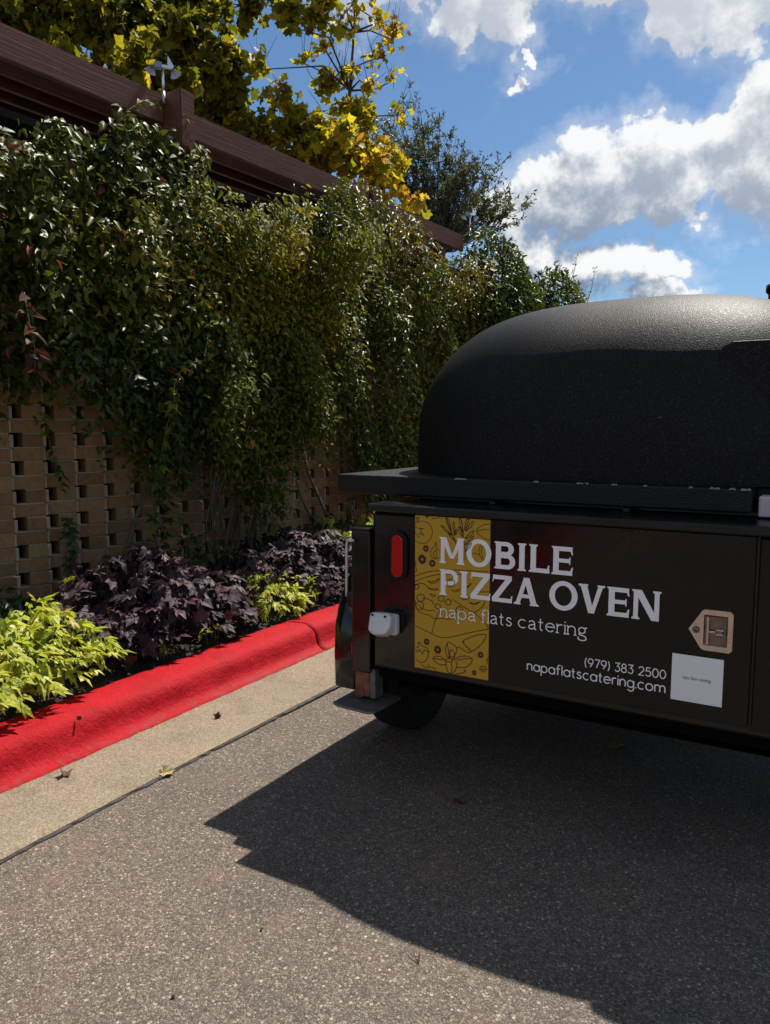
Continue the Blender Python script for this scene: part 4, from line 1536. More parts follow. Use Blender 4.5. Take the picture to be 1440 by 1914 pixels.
# dome: superellipsoid standing on the shelf
dc = (-.763, 3.426, 1.1655)
da, db, dh, dn, dm = .922, .812, .702, 2.8, 2.86
mb = MB()
NU, NV = 320, 120
for j in range(NV + 1):
    v = math.pi / 2 * j / NV
    w, h = max(math.cos(v), 0) ** (2 / dm), max(math.sin(v), 0) ** (2 / dm)
    for i in range(NU):
        u = 2 * math.pi * i / NU
        c, s = math.cos(u), math.sin(u)
        r = (abs(c) ** dn + abs(s) ** dn) ** (-1 / dn)
        wob = 1 + .0025 * math.sin(u * 5 + v * 7) + .002 * math.sin(u * 11 - v * 9)
        mb.v.append((dc[0] + da * r * c * w * wob, dc[1] + db * r * s * w * wob, dc[2] + dh * h))
for j in range(NV):
    for i in range(NU):
        i2 = (i + 1) % NU
        mb.f.append((j * NU + i, j * NU + i2, (j + 1) * NU + i2, (j + 1) * NU + i))
        mb.sm.append(True)
dome = mb.build('oven_dome', M['dome'], TR)
# scratches on the dome are thin pale scuffs
# oven mouth: squared arch standing proud of the dome
mo = MB()
arch = [(-.372, 1.1665), (-.374, 1.585), (-.362, 1.612), (-.335, 1.625), (.195, 1.625), (.222, 1.612), (.234, 1.585), (.232, 1.1665)]
mo.prism(arch, 'y', 2.705, 3.10)
mo.build('oven_mouth', M['dome'], TR, .006, 2)
MB().lathe([(.085, 1.85), (.085, 1.895), (.095, 1.905), (.095, 1.93), (.085, 1.935)], (-.235, 3.60, 0), 'z', 28).build('flue_collar', M['satin_black'], TR)
# pale box below the shelf notch
tb('junction_box', M['pink_white'], (-.228, -.07, 2.60, 2.68, 1.078, 1.142), bevel=.006)

# rear door with printed wrap
door = tb('rear_door', M['panel_black'], (-1.3215, -.2105, PY, 2.4285, .476, 1.0415), bevel=.0022)
tb('door_edge_trim', M['satin_black'], (-.2075, -.2005, PY + .004, 2.4285, .476, 1.0415), bevel=.001)
tb('lower_sill', M['under'], (BX0 + .02, BX1, 2.445, 2.49, .405, .438), bevel=.004)



# ---- flat print: strokes laid on the door, each a hair prouder than the one below
class Print:
    def __init__(self, y):
        self.mb, self.y, self.k = MB(), y, 0

    def layer(self):
        self.k += 1
        return self.y - .00002 * self.k

    def poly(self, pts):
        y = self.layer()
        n = len(pts)
        self.mb.add([(p[0], y, p[1]) for p in pts], [tuple(range(n))])

    def ribbon(self, pts, w, closed=False):
        y = self.layer()
        P = [Vector((p[0], p[1])) for p in pts]
        n = len(P)
        L, Rr = [], []
        for i in range(n):
            a = P[(i - 1) % n] if (closed or i > 0) else P[i]
            c = P[(i + 1) % n] if (closed or i < n - 1) else P[i]
            d1 = (P[i] - a)
            d2 = (c - P[i])
            d1 = d1.normalized() if d1.length > 1e-9 else d2.normalized()
            d2 = d2.normalized() if d2.length > 1e-9 else d1
            t = (d1 + d2)
            t = t.normalized() if t.length > 1e-6 else d2
            nn = Vector((-t.y, t.x))
            c_ = max(.45, abs(nn.dot(Vector((-d2.y, d2.x)))))
            L.append(P[i] + nn * (w / 2 / c_))
            Rr.append(P[i] - nn * (w / 2 / c_))
        vs = [(p.x, y, p.y) for p in L] + [(p.x, y, p.y) for p in Rr]
        m = n if closed else n - 1
        self.mb.add(vs, [(i, (i + 1) % n, n + (i + 1) % n, n + i) for i in range(m)])

    def ring(self, cx, cz, rxo, rzo, rxi, rzi, a0=0, a1=360, n=36):
        y = self.layer()
        m = max(6, int(n * abs(a1 - a0) / 360))
        full = abs(a1 - a0) >= 359.9
        k = m if full else m + 1
        an = [R(a0 + (a1 - a0) * i / m) for i in range(k)]
        vs = [(cx + rxo * math.cos(a), y, cz + rzo * math.sin(a)) for a in an] + [(cx + rxi * math.cos(a), y, cz + rzi * math.sin(a)) for a in an]
        self.mb.add(vs, [(i, (i + 1) % k, k + (i + 1) % k, k + i) for i in range(k if full else k - 1)])

    def disc(self, cx, cz, r, n=20):
        self.poly([(cx + r * math.cos(2 * math.pi * i / n), cz + r * math.sin(2 * math.pi * i / n)) for i in range(n)])

    def build(self, name, mat, parent):
        me = self.mb.mesh(name)
        bm = bmesh.new()
        bm.from_mesh(me)
        for f in bm.faces:
            f.normal_update()
            if f.normal.y > 0:
                f.normal_flip()
        bm.to_mesh(me)
        bm.free()
        return mesh_obj(name, me, mat, parent)


yw = MB()
yw.box(-1.3195, -1.0285, PY - .0012, PY - .0002, .4785, 1.0395)
yw.build('yellow_wrap', M['yellow'], door)

# line drawings on the yellow band (mm from the door's lower left corner)
ART=[[[1,532],[20,540],[40,541],[58,534],[69,519],[72,502],[66,482],[54,467],[38,460],[21,460],[2,469]],[[2,520],[12,513],[40,515],[18,509],[41,487],[16,500],[18,475],[6,492],[2,499]],[[4,547],[5,552],[11,555],[18,552],[18,548],[4,547]],[[9,547],[9,540],[14,540],[14,547]],[[69,567],[73,551],[87,555],[102,568]],[[290,547],[266,543],[248,531],[239,520],[252,506],[271,496],[291,491]],[[243,519],[267,526],[291,528]],[[85,470],[82,455],[66,440],[63,424],[70,412],[88,409],[99,415]],[[85,470],[91,446],[101,436]],[[84,442],[74,427],[82,412]],[[86,445],[88,428],[86,410]],[[257,473],[251,455],[255,435],[266,419]],[[264,470],[260,453],[264,434],[274,420]],[[228,440],[242,443],[253,438]],[[125,566],[137,532],[152,492],[168,462],[183,436]],[[182,563],[191,519],[197,471],[200,413]],[[2,338],[37,354],[76,365],[119,372],[165,377],[206,379],[243,380],[287,382]],[[2,319],[29,332],[69,347],[108,356],[146,360],[206,364]],[[1,395],[7,384],[2,378],[11,361],[3,355]],[[53,326],[69,318],[87,323],[98,334],[104,342],[96,338],[81,327],[65,324],[53,326]],[[53,302],[69,295],[87,295],[97,302],[85,300],[69,300],[53,302]],[[63,282],[75,278],[87,278],[79,271],[71,272],[63,282]],[[149,306],[158,298],[171,299],[181,309],[173,307],[162,304]],[[177,283],[193,274],[211,278],[222,286]],[[217,268],[237,264],[259,275],[245,263],[228,261],[217,268]],[[196,323],[211,321],[225,338],[218,325],[207,317]],[[1,304],[21,315],[41,314],[53,304]],[[32,261],[54,261],[73,255],[79,243]],[[16,234],[34,221],[58,217],[81,222]],[[3,250],[6,227],[14,210],[42,203],[62,202],[78,191],[109,197],[140,197],[167,204]],[[103,226],[93,206],[80,168],[72,138]],[[3,156],[30,147],[70,136],[106,125],[148,133],[194,150],[239,166],[292,182]],[[153,271],[185,254],[212,241],[238,233],[260,216],[283,199],[292,184]],[[279,288],[272,263],[256,247],[238,234]],[[229,308],[259,309],[292,313]],[[172,101],[187,100],[204,90],[221,87],[243,103],[265,123],[280,146],[283,164],[261,159],[232,148],[202,132],[191,121],[202,126],[194,117],[206,115],[204,104],[217,109],[214,98],[225,102],[223,89]],[[4,68],[15,55],[21,73],[35,49],[39,72],[55,67],[63,66],[51,81],[31,83],[23,97],[14,94],[21,80],[6,74]],[[57,65],[58,53],[53,38],[41,25],[29,22],[15,24],[5,32]],[[137,115],[128,96],[127,74],[138,55],[145,66],[157,58],[168,77],[174,96],[160,108],[137,115]],[[135,108],[139,80],[143,55]],[[149,88],[141,69],[147,52],[161,55],[166,70],[157,86],[149,88]],[[124,49],[99,59],[73,48],[87,32],[107,24],[128,31]],[[77,46],[103,45],[126,47]],[[161,51],[180,68],[210,75],[235,70],[225,47],[203,29],[173,28]],[[172,53],[199,62],[229,68]],[[128,42],[130,21],[138,1],[154,2],[169,17],[173,39],[167,48]],[[126,46],[140,55],[157,54],[153,44],[130,41],[126,46]],[[151,42],[154,21],[150,6]],[[260,34],[263,43],[274,49],[283,46],[287,38],[280,34],[276,39],[268,37],[267,32],[260,34]],[[268,35],[271,27],[280,29],[278,36]],[[27,17],[43,7],[63,6]],[[55,18],[71,8]],[[75,12],[91,4]],[[165,-4],[181,6],[203,13],[207,25],[199,18]],[[294,79],[286,69],[294,60]],[[148,502],[144,522],[137,549],[129,564],[125,566],[124,562],[127,545],[138,520],[148,502]],[[158,496],[159,512],[159,532],[156,545],[154,547],[152,544],[151,531],[154,511],[158,496]],[[145,498],[135,510],[121,523],[110,530],[106,530],[107,527],[115,517],[131,506],[145,498]],[[164,476],[157,487],[146,501],[136,508],[133,508],[133,505],[139,496],[153,484],[164,476]],[[190,512],[189,528],[187,549],[181,561],[178,562],[176,559],[176,546],[183,526],[190,512]],[[197,519],[204,533],[212,552],[213,565],[211,568],[208,566],[202,554],[198,534],[197,519]],[[201,516],[212,525],[226,538],[231,549],[230,552],[226,552],[217,544],[207,529],[201,516]],[[199,489],[212,496],[226,507],[232,517],[232,520],[229,520],[218,514],[207,500],[199,489]],[[200,468],[212,476],[226,489],[232,498],[232,501],[229,501],[219,494],[207,480],[200,468]],[[190,495],[188,506],[183,521],[177,529],[174,530],[173,527],[174,517],[183,504],[190,495]],[[200,444],[209,453],[220,465],[224,474],[224,477],[221,476],[213,469],[205,455],[200,444]],[[164,500],[166,506],[168,514],[167,519],[165,521],[163,519],[161,514],[162,506],[164,500]],[[42,264],[39,255],[31,249],[21,248],[13,252],[10,260],[13,269],[21,275],[31,276],[39,272],[42,264]],[[39,235],[35,225],[27,219],[17,217],[8,222],[5,230],[8,240],[16,246],[27,248],[35,243],[39,235]],[[120,270],[118,263],[112,258],[105,258],[99,261],[96,267],[99,274],[105,278],[112,279],[118,276],[120,270]],[[148,260],[146,253],[140,249],[133,248],[127,251],[124,257],[127,264],[133,269],[140,269],[146,266],[148,260]],[[106,240],[104,234],[99,229],[92,229],[86,232],[84,237],[86,243],[92,248],[98,248],[104,245],[106,240]],[[193,237],[191,230],[184,225],[176,224],[169,227],[167,234],[169,242],[176,247],[184,248],[190,244],[193,237]],[[19,302],[18,297],[13,293],[6,292],[1,295],[-1,300],[1,306],[6,310],[12,310],[17,307],[19,302]],[[162,330],[159,321],[151,315],[142,314],[134,319],[131,327],[134,335],[142,341],[151,342],[159,338],[162,330]]]
OLIVES=[[46,443,12],[31,403,17],[72,392,13],[50,562,8],[51,103,12],[96,80,15],[263,87,11],[240,19,9]]

pr = Print(PY - .00135)
for st in ART:
    pts = [(-1.321 + min(max(a, 2), 291) / 1000, .479 + min(max(b_, 1), 559) / 1000) for a, b_ in st]
    # one smoothing pass
    if len(pts) > 4:
        q = []
        for i in range(len(pts) - 1):
            a, b2_ = pts[i], pts[i + 1]
            q += [(a[0] * .75 + b2_[0] * .25, a[1] * .75 + b2_[1] * .25), (a[0] * .25 + b2_[0] * .75, a[1] * .25 + b2_[1] * .75)]
        pts = [pts[0]] + q + [pts[-1]]
    pr.ribbon(pts, .0026)
pr.build('line_drawings', M['ink'], door)
pr = Print(PY - .0031)
for (a, b_, r) in OLIVES:
    rr = r / 1000
    pr.ring(-1.321 + a / 1000, .479 + b_ / 1000, rr * .92, rr, rr * .32, rr * .32, n=22)
pr.build('olive_drawings', M['ink'], door)

# --- flared serif capitals, cap height 1, width w
T, TH, SF, SH_ = .205, .155, .055, .06


def cap_letter(pr, ch, x0, x1, z0, H):
    w = (x1 - x0) / H

    def X(p):
        return (x0 + p[0] * H, z0 + p[1] * H)

    def poly(*pts):
        pr.poly([X(p) for p in pts])

    def serif(xa, xb, top):
        if top:
            poly((xa - SF, 1), (xa - SF, 1 - SH_ * .8), (xa + .02, 1 - SH_ * 1.6), (xb - .02, 1 - SH_ * 1.6), (xb + SF, 1 - SH_ * .8), (xb + SF, 1))
        else:
            poly((xa - SF, 0), (xb + SF, 0), (xb + SF, SH_ * .8), (xb - .02, SH_ * 1.6), (xa + .02, SH_ * 1.6), (xa - SF, SH_ * .8))

    def stem(xa, t=T, top=True, bot=True):
        poly((xa, 0), (xa + t, 0), (xa + t, 1), (xa, 1))
        if top:
            serif(xa, xa + t, True)
        if bot:
            serif(xa, xa + t, False)

    def ring(cx, cz, rx, rz, tx, tz, a0=0, a1=360):
        pr.ring(x0 + cx * H, z0 + cz * H, rx * H, rz * H, (rx - tx) * H, (rz - tz) * H, a0, a1, 48)

    def bar(xa, xb, za, zb):
        poly((xa, za), (xb, za), (xb, zb), (xa, zb))
    if ch == 'I':
        stem(SF)
    elif ch == 'L':
        stem(SF)
        bar(SF, w, 0, TH)
        poly((w - .09, TH), (w - .02, TH), (w + .0, TH + .13), (w - .05, TH + .13))
    elif ch == 'E':
        stem(SF)
        bar(SF, w - .02, 0, TH)
        bar(SF, w - .03, 1 - TH, 1)
        bar(SF, w - .10, .44, .44 + TH * .9)
        poly((w - .10, TH), (w - .02, TH), (w, TH + .13), (w - .05, TH + .13))
        poly((w - .10, 1 - TH), (w - .05, 1 - TH - .12), (w - .01, 1 - TH - .12), (w - .03, 1 - TH))
        bar(w - .14, w - .10, .38, .64)
    elif ch == 'O':
        ring(w / 2, .5, w / 2, .525, .205, .165)
    elif ch in 'PB':
        stem(SF)
        if ch == 'P':
            rz, cz = .30, .70
            bar(SF + T, w - rz * 1.15, 1 - TH, 1)
            bar(SF + T, w - rz * 1.15, 1 - 2 * rz, 1 - 2 * rz + TH)
            ring(w - rz * 1.15, cz, rz * 1.15, rz, T * .98, TH, -90, 90)
        else:
            for rz, cz, ww in ((.26, .74, w - .06), (.28, .28, w)):
                bar(SF + T, ww - rz * 1.1, cz + rz - TH, cz + rz)
                bar(SF + T, ww - rz * 1.1, cz - rz, cz - rz + TH)
                ring(ww - rz * 1.1, cz, rz * 1.1, rz, T * .98, TH, -90, 90)
    elif ch == 'Z':
        bar(.03, w - .02, 1 - TH, 1)
        bar(0, w, 0, TH)
        poly((.0, TH), (.25, TH), (w - .02, 1 - TH), (w - .27, 1 - TH))
        poly((.03, 1 - TH), (.07, 1 - TH), (.045, 1 - TH - .10), (.01, 1 - TH - .10))
        poly((w - .06, TH), (w, TH), (w + .02, TH + .11), (w - .02, TH + .11))
    elif ch == 'A':
        c = w / 2
        poly((.06, 0), (.06 + TH * 1.05, 0), (c + .06, 1), (c - .10, 1))
        poly((w - .06 - T * 1.1, 0), (w - .06, 0), (c + .11, 1), (c - .10, 1))
        bar(.24, w - .24, .26, .26 + TH * .85)
        serif(.06, .06 + TH, False)
        serif(w - .06 - T * 1.1, w - .06, False)
    elif ch == 'V':
        c = w / 2
        poly((.06, 1), (.06 + T * 1.15, 1), (c + .10, 0), (c - .10, 0))
        poly((w - .06 - TH * 1.05, 1), (w - .06, 1), (c + .10, 0), (c - .05, 0))
        serif(.06, .06 + T * 1.1, True)
        serif(w - .06 - TH, w - .06, True)
    elif ch == 'N':
        stem(SF, TH, True, True)
        stem(w - SF - TH, TH, True, False)
        poly((SF, 1), (SF + .26, 1), (w - SF, 0), (w - SF - .24, 0))
    elif ch == 'M':
        stem(SF, TH)
        stem(w - SF - T, T)
        c = w / 2
        poly((SF, 1), (SF + .23, 1), (c + .06, .20), (c - .08, .20))
        poly((w - SF, 1), (w - SF - .20, 1), (c - .04, .20), (c + .08, .20))


pr = Print(PY - .0016)
for ch, a, b_ in (('M', -1.2207, -1.1234), ('O', -1.1162, -1.0233), ('B', -1.0121, -.9368), ('I', -.928, -.8953), ('L', -.8884, -.8177), ('E', -.811, -.7393)):
    cap_letter(pr, ch, a, b_, .8758, .0928)
for ch, a, b_ in (('P', -1.2197, -1.146), ('I', -1.1384, -1.1071), ('Z', -1.099, -1.0256), ('Z', -1.0184, -.9456), ('A', -.9397, -.8511), ('O', -.816, -.7215),
                  ('V', -.72, -.6338), ('E', -.6277, -.5572), ('N', -.5508, -.4635)):
    cap_letter(pr, ch, a, b_, .7612, .0928)
pr.build('title_lettering', M['white'], door)


# --- stroke letters, x-height 1
def arc(cx, cz, rx, rz, a0, a1, n=14):
    return [(cx + rx * math.cos(R(a0 + (a1 - a0) * i / n)), cz + rz * math.sin(R(a0 + (a1 - a0) * i / n))) for i in range(n + 1)]


def glyph(ch, serif):
    """returns (strokes, width)"""
    S = []
    if ch == 'n':
        S = [[(0, 0), (0, 1)], arc(.38, .60, .38, .40, 180, 0) + [(.76, 0)]]
        w = .76
        if serif:
            S += [[(-.13, 1), (0, 1)], [(-.14, 0), (.14, 0)], [(.62, 0), (.90, 0)]]
    elif ch == 'm':
        S = [[(0, 0), (0, 1)], arc(.35, .62, .35, .38, 180, 0) + [(.70, 0)], arc(1.05, .62, .35, .38, 180, 0) + [(1.40, 0)]]
        w = 1.4
    elif ch == 'a' and not serif:
        S = [arc(.46, .5, .46, .5, 0, 360, 24), [(.92, 0), (.92, 1)]]
        w = .92
    elif ch == 'a':
        S = [[(.08, .80)] + arc(.36, .70, .32, .30, 150, 0, 8) + [(.68, .12), (.74, 0), (.86, .03)], [(.68, .60), (.40, .54), (.14, .44), (.03, .24), (.10, .05), (.30, 0), (.52, .06), (.68, .24)]]
        w = .80
    elif ch == 'p':
        S = [[(0, 1), (0, -.58)], arc(.46, .5, .46, .5, 0, 360, 24)]
        w = .92
        if serif:
            S += [[(-.14, 1), (0, 1)], [(-.15, -.58), (.17, -.58)]]
    elif ch == 'f':
        S = [arc(.46, 1.30, .26, .25, 60, 180, 8) + [(.20, 0)], [(-.04, .95), (.52, .95)]]
        w = .56
        if serif:
            S += [[(.04, 0), (.38, 0)]]
    elif ch == 'l':
        S = [[(0, 0), (0, 1.55)]]
        w = .0
        if serif:
            S += [[(-.14, 1.55), (0, 1.55)], [(-.15, 0), (.15, 0)]]
    elif ch == 't':
        S = [[(.20, 1.38), (.20, .22)] + arc(.38, .22, .18, .22, 180, 290, 6), [(-.02, .95), (.48, .95)]]
        w = .5
    elif ch == 's':
        S = [[(.60, .84), (.48, .97), (.30, 1.0), (.12, .92), (.07, .74), (.18, .60), (.42, .50), (.60, .38), (.64, .22), (.52, .05), (.30, 0), (.12, .05), (.02, .18)]]
        w = .66
    elif ch == 'c':
        S = [arc(.46, .5, .46, .5, 48, 312, 20)]
        w = .82
    elif ch == 'e':
        S = [[(.02, .54), (.90, .54)] + arc(.46, .5, .46, .5, 4, 318, 22)]
        w = .92
    elif ch == 'r':
        S = [[(0, 0), (0, 1)], arc(.36, .60, .36, .40, 180, 62, 8)]
        w = .52
        if serif:
            S += [[(-.13, 1), (0, 1)], [(-.15, 0), (.18, 0)]]
    elif ch == 'i':
        S = [[(0, 0), (0, 1)], [(-.075, 1.36), (.075, 1.36)], [(0, 1.30), (0, 1.43)]]
        w = .0
        if serif:
            S += [[(-.13, 1), (0, 1)], [(-.15, 0), (.15, 0)]]
    elif ch == 'g' and not serif:
        S = [arc(.46, .5, .46, .5, 0, 360, 24), [(.92, 1), (.92, -.10)] + arc(.48, -.12, .44, .44, 0, -150, 12)]
        w = .92
    elif ch == 'g':
        S = [arc(.40, .66, .33, .34, 0, 360, 20), [(.62, .92), (.80, 1.02), (.92, .98)], [(.18, .38), (.10, .22), (.22, .10), (.55, .05), (.80, -.08)] + arc(.42, -.28, .42, .25, 30, -215, 16)]
        w = .90
    elif ch == 'o':
        S = [arc(.47, .5, .47, .5, 0, 360, 24)]
        w = .94
    elif ch == '.':
        S = [[(0, .0), (0, .16)]]
        w = .0
    elif ch == '9':
        S = [arc(.44, 1.02, .44, .44, 0, 360, 22), [(.87, 1.12), (.87, .92), (.72, .55), (.36, 0)]]
        w = .88
    elif ch == '7':
        S = [[(0, 1.45), (.85, 1.45), (.30, 0)]]
        w = .85
    elif ch == '3':
        S = [[(.02, 1.45), (.80, 1.45), (.40, .88)] + arc(.40, .44, .44, .44, 80, -150, 14)]
        w = .84
    elif ch == '8':
        S = [arc(.42, 1.09, .34, .36, 0, 360, 20), arc(.42, .37, .42, .39, 0, 360, 20)]
        w = .84
    elif ch == '2':
        S = [arc(.42, 1.03, .40, .42, 165, -35, 12) + [(.0, 0), (.86, 0)]]
        w = .86
    elif ch == '5':
        S = [[(.78, 1.45), (.14, 1.45), (.08, .80)] + arc(.40, .47, .45, .45, 125, -150, 16)]
        w = .85
    elif ch == '0':
        S = [arc(.46, .725, .46, .725, 0, 360, 26)]
        w = .92
    elif ch == '(':
        S = [arc(.55, .66, .55, 1.05, 125, 235, 12)]
        w = .26
    elif ch == ')':
        S = [arc(-.29, .66, .55, 1.05, 55, -55, 12)]
        w = .26
    else:
        w = .38
    return S, w


def line_text(pr, text, x0, x1, z0, xh, stroke, serif, gap):
    gl = [glyph(c, serif) for c in text]
    tot = sum(w for _, w in gl) + gap * (len(text) - 1)
    k = (x1 - x0) / (tot * xh)
    x = x0
    for S, w in gl:
        for st in S:
            pr.ribbon([(x + p[0] * xh * k, z0 + p[1] * xh) for p in st], stroke * xh)
        x += (w + gap) * xh * k


for word, a, b_ in (('napa', -1.2137, -1.0790), ('flats', -1.0560, -.9450), ('catering', -.9205, -.6880)):
    pr = Print(PY - .0040)
    line_text(pr, word, a, b_, .6833, .0278, .135, True, .30)
    pr.build('subtitle_word', M['white'], door)
pr = Print(PY - .0016)
line_text(pr, '(979) 383 2500', -.6915, -.4425, .5848, .0185, .17, False, .30)
line_text(pr, 'napaflatscatering.com', -.8868, -.4425, .5405, .0215, .17, False, .30)
pr.build('contact_lettering', M['white'], door)
stk = MB().box(-.4255, -.2805, PY - .0014, PY - .0002, .5255, .6695)
so_ = stk.build('sticker', M['sticker'], door)
pr = Print(PY - .0016)
line_text(pr, 'napa flats catering', -.393, -.313, .5955, .0060, .17, True, .28)
pr.build('sticker_lettering', M['grey_ink'], door)

# --- T-handle latch
lt = MB()
LP = [(-.382, .752), (-.345, .812), (-.336, .816), (-.268, .816), (-.260, .808), (-.260, .700), (-.268, .692), (-.338, .692), (-.347, .697)]
PAN = [(-.340, .800), (-.274, .800), (-.274, .708), (-.340, .708)]
# plate built round the opening
y0_, y1_ = PY - .0035, PY - .0002
outer = [(-.382, .752), (-.345, .812), (-.336, .816), (-.268, .816), (-.260, .808), (-.260, .700), (-.268, .692), (-.338, .692), (-.347, .697)]
quads = [[(-.382, .752), (-.345, .812), (-.340, .800), (-.340, .708), (-.347, .697)], [(-.345, .812), (-.336, .816), (-.268, .816), (-.260, .808), (-.274, .800), (-.340, .800)],
         [(-.260, .808), (-.260, .700), (-.274, .708), (-.274, .800)], [(-.260, .700), (-.268, .692), (-.338, .692), (-.347, .697), (-.340, .708), (-.274, .708)]]
for qd in quads:
    n_ = len(qd)
    lt.add([(p[0], y0_, p[1]) for p in qd], [tuple(range(n_))])
n_ = len(outer)
lt.add([(p[0], y0_, p[1]) for p in outer] + [(p[0], y1_, p[1]) for p in outer], [(i, (i + 1) % n_, n_ + (i + 1) % n_, n_ + i) for i in range(n_)])
latch = lt.build('latch_plate', M['steel'], TR)
pn = MB()
pi_, po_ = [(-.336, .796), (-.278, .796), (-.278, .712), (-.336, .712)], PAN
yd = PY - .0006
pn.add([(p[0], y0_ - .0002, p[1]) for p in po_] + [(p[0], yd, p[1]) for p in pi_], [(0, 1, 5, 4), (1, 2, 6, 5), (2, 3, 7, 6), (3, 0, 4, 7), (4, 5, 6, 7)])
pn.build('recessed_pan', M['steel_dark'], latch)
th = MB()
th.box(-.3305, -.3245, PY - .013, PY - .006, .712, .796)
th.box(-.3240, -.306, PY - .0115, PY - .0065, .748, .755)
th.box(-.3055, -.285, PY - .010, PY - .005, .742, .7475)
th.box(-.3055, -.285, PY - .010, PY - .005, .7555, .761)
th.build('t_handle', M['steel'], latch, .0012)
MB().lathe([(.0135, -.0005), (.0135, -.004), (.010, -.0045), (.0098, -.003)], (-.2935, PY - .0012, .7515), 'y', 24).build('pivot_ring', M['steel_dark'], latch)
MB().lathe([(.0105, -.0002), (.0105, -.003), (.0085, -.0034), (.0083, -.0022), (.0055, -.0022), (.005, -.0034)], (-.3605, PY - .0035, .7515), 'y', 24).build('lock_cylinder', M['steel_dark'], latch)
MB().box(-.3613, -.3597, PY - .0078, PY - .0071, .7485, .7545).build('key_slot', M['rubber'], latch)

# --- tail light: upright oval lens in a rubber grommet


def oval(cx, cz, hw, hh, n=12):
    pts = []
    for i in range(n + 1):
        a = math.pi * i / n
        pts.append((cx + hw * math.cos(a), cz + (hh - hw) + hw * math.sin(a)))
    for i in range(n + 1):
        a = math.pi + math.pi * i / n
        pts.append((cx + hw * math.cos(a), cz - (hh - hw) + hw * math.sin(a)))
    return pts


tl = MB().prism(oval(-1.3975, .8825, .037, .092), 'y', 2.418, 2.4295).build('tail_light', M['rubber'], TR, .003)
MB().prism(oval(-1.3975, .8825, .0235, .0785), 'y', 2.4085, 2.4175).build('lens', M['lens'], tl, .004, 3)

# --- white power-inlet cover
inl = MB().box(-1.482, -1.392, 2.395, 2.4295, .585, .665).build('inlet_base', M['white_plastic'], TR, .012, 3)
cov = MB()
Mc = Matrix.Translation((-1.437, 2.385, .625)) @ Matrix.Rotation(R(-18), 4, 'X')
prof = [(-.046, .034), (-.040, .046), (.030, .048), (.044, .036), (.046, -.01), (.030, -.040), (-.02, -.047), (-.044, -.030)]
vs = [Mc @ Vector((p[0], -.040, p[1] * .86)) for p in prof] + [Mc @ Vector((p[0], .0, p[1])) for p in prof]
n_ = len(prof)
cov.add(vs, [tuple(range(n_)), tuple(range(2 * n_ - 1, n_ - 1, -1))] + [(i, i + n_, (i + 1) % n_ + n_, (i + 1) % n_) for i in range(n_)])
cov.build('inlet_cover', M['white_plastic'], inl, .007, 3)
for x in (-1.466, -1.412):
    MB().lathe([(.0045, 0), (.0045, -.004)], (x, 2.351, .668), 'y', 10).build('screw', M['rubber'], inl)

# --- drop-leg jack on the left rear corner
jk = tb('jack_tube', M['gloss_black'], (-1.606, -1.5205, 2.42, 2.505, .415, .965), bevel=.006)
tb('jack_cap', M['satin_black'], (-1.611, -1.5175, 2.414, 2.510, .9655, .975), bevel=.003, parent=jk)
tb('jack_leg', M['rust'], (-1.596, -1.5305, 2.43, 2.495, .318, .4145), bevel=.004, parent=jk)
tb('jack_leg_sleeve', M['plate'], (-1.530, -1.506, 2.432, 2.493, .314, .43), bevel=.003, parent=jk)
fp = MB()
fo = [(-1.650, 2.355), (-1.618, 2.338), (-1.480, 2.330), (-1.455, 2.35), (-1.448, 2.53), (-1.475, 2.55), (-1.628, 2.55), (-1.652, 2.53)]
fp.prism(fo, 'z', .292, .302)
fp.build('foot_plate', M['plate'], jk, .003)
rg = MB()
rg.tube([(-1.572 + .017 * math.cos(a), 2.4265 - .004, .336 + .020 * math.sin(a)) for a in [2 * math.pi * i / 16 for i in range(17)]], .0026, 6)
rg.build('pin_ring', M['rust'], jk)
rod = MB()
rod.tube([(-1.585, 2.412, .925), (-1.600, 2.405, .932), (-1.615, 2.41, .925), (-1.622, 2.415, .90), (-1.632, 2.43, .80), (-1.640, 2.44, .72), (-1.642, 2.445, .70)], .006, 8)
rod.build('pull_rod', M['chrome'], jk)
tb('rod_bracket', M['satin_black'], (-1.635, -1.607, 2.43, 2.49, .66, .72), bevel=.006, parent=jk)

# --- fenders and wheels, both sides


def fender(sg):
    """sg -1 left, +1 right; shell of constant section over the wheel"""
    prof = [(2.552, .285), (2.548, .42), (2.556, .54), (2.585, .63), (2.64, .72), (2.72, .79), (2.84, .835), (3.02, .85), (3.18, .83), (3.30, .77), (3.38, .66), (3.43, .50), (3.45, .34)]
    xi, xo = (BX0 - .002, -1.79) if sg < 0 else (BX1 + .002, .289)
    mb = MB()
    n = len(prof)
    rx = .05
    cols = [(xi, 0.0), (xo - sg * rx, 0.0), (xo - sg * rx * .3, .006), (xo, .022)]
    cen = Vector((2.99, .40))
    for (x, ins) in cols:
        for (y, z) in prof:
            d = (Vector((y, z)) - cen)
            d = d * (1 - ins / d.length)
            mb.v.append((x, cen.x + d.x, cen.y + d.y))
    m = len(cols)
    for k in range(m - 1):
        for i in range(n - 1):
            mb.f.append((k * n + i, k * n + i + 1, (k + 1) * n + i + 1, (k + 1) * n + i))
            mb.sm.append(True)
    # outer skirt with a wheel arch
    k0 = len(mb.v)
    for (y, z) in prof:
        d = Vector((y, z)) - cen
        d = d * (.345 / d.length)
        mb.v.append((xo, cen.x + d.x, max(cen.y + d.y, .285)))
    for i in range(n - 1):
        mb.f.append(((m - 1) * n + i, (m - 1) * n + i + 1, k0 + i + 1, k0 + i))
        mb.sm.append(False)
    o = mb.build('fender', M['gloss_black'], TR)
    md = o.modifiers.new('thick', 'SOLIDIFY')
    md.thickness = .006
    return o


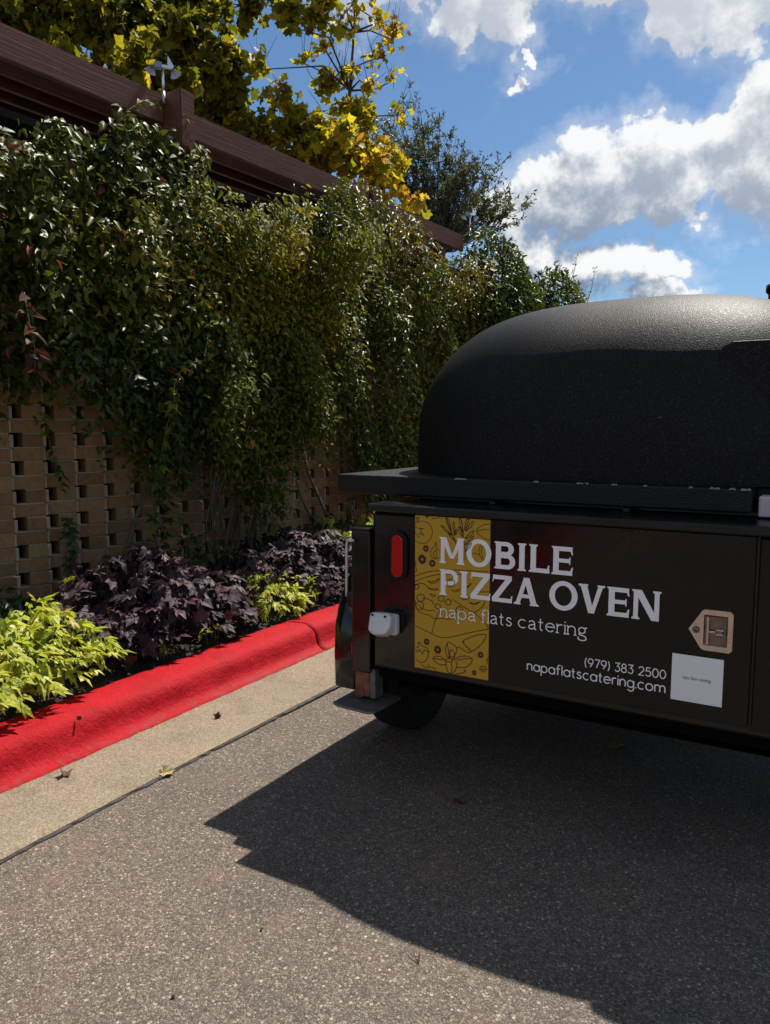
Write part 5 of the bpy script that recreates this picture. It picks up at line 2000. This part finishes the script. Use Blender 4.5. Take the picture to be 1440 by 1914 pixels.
fl = fender(-1)
ml = MB().prism(oval(-1.672, .462, .016, .034), 'y', 2.540, 2.5485).build('marker_light', M['lens'], fl, .003, 2)
MB().prism(oval(-1.672, .462, .026, .046), 'y', 2.5455, 2.5515).build('marker_bezel', M['rubber'], fl, .002)
fender(1)


def wheel(cx, sg):
    r = .298
    e = empty('wheel', (0, 0, 0))
    e.parent = TR
    w = .095
    cy, cz = 2.985, r
    prof = [(.165, -w * .92), (.20, -w * 1.0), (.255, -w * 1.02), (.282, -w * .90), (.294, -w * .70), (r, -w * .3), (r, w * .3), (.294, w * .70), (.282, w * .90), (.255, w * 1.02), (.20, w), (.165, w * .92)]
    o = MB().lathe(prof, (cx, cy, cz), 'x', 48)
    oo = o.build('tyre', M['rubber'], TR)
    bpy.data.objects.remove(e)
    rim = [(.164, -w * .85), (.15, -w * .7), (.14, -w * .2), (.06, -w * .35), (.05, -w * .55), (.01, -w * .6)]
    if sg > 0:
        rim = [(a, -b_) for a, b_ in rim]
    MB().lathe(rim, (cx, cy, cz), 'x', 32).build('rim', M['galv'], oo)


wheel(-1.655, -1)
wheel(.155, 1)
# running gear
for x in (-1.36, -.12):
    tb('chassis_rail', M['under'], (x - .03, x + .03, 2.50, 4.40, .336, .437), bevel=.004)
MB().tube([(-1.55, 2.985, .30), (.05, 2.985, .30)], .03, 12).build('axle', M['satin_black'], TR)
MB().box(-.79, -.71, 4.37, 5.75, .38, .46).build('drawbar', M['satin_black'], TR, .004)
MB().lathe([(.02, 0), (.045, .02), (.05, .05), (.035, .075), (.02, .08)], (-.75, 5.78, .40), 'z', 16).build('coupler', M['galv'], TR)
tb('under_shade_block', M['under'], (-1.28, -.20, 2.95, 4.15, .19, .3245), bevel=.02)  # added block that cuts the light under the trailer
tb('under_tray', M['under'], (-1.50, 0.0, 2.60, 4.30, .325, .3345), bevel=.002)
# right-hand bay beside the door
tb('bay_panel', M['panel_black'], (-.198, .012, 2.414, 2.4285, .47, 1.035), bevel=.002)
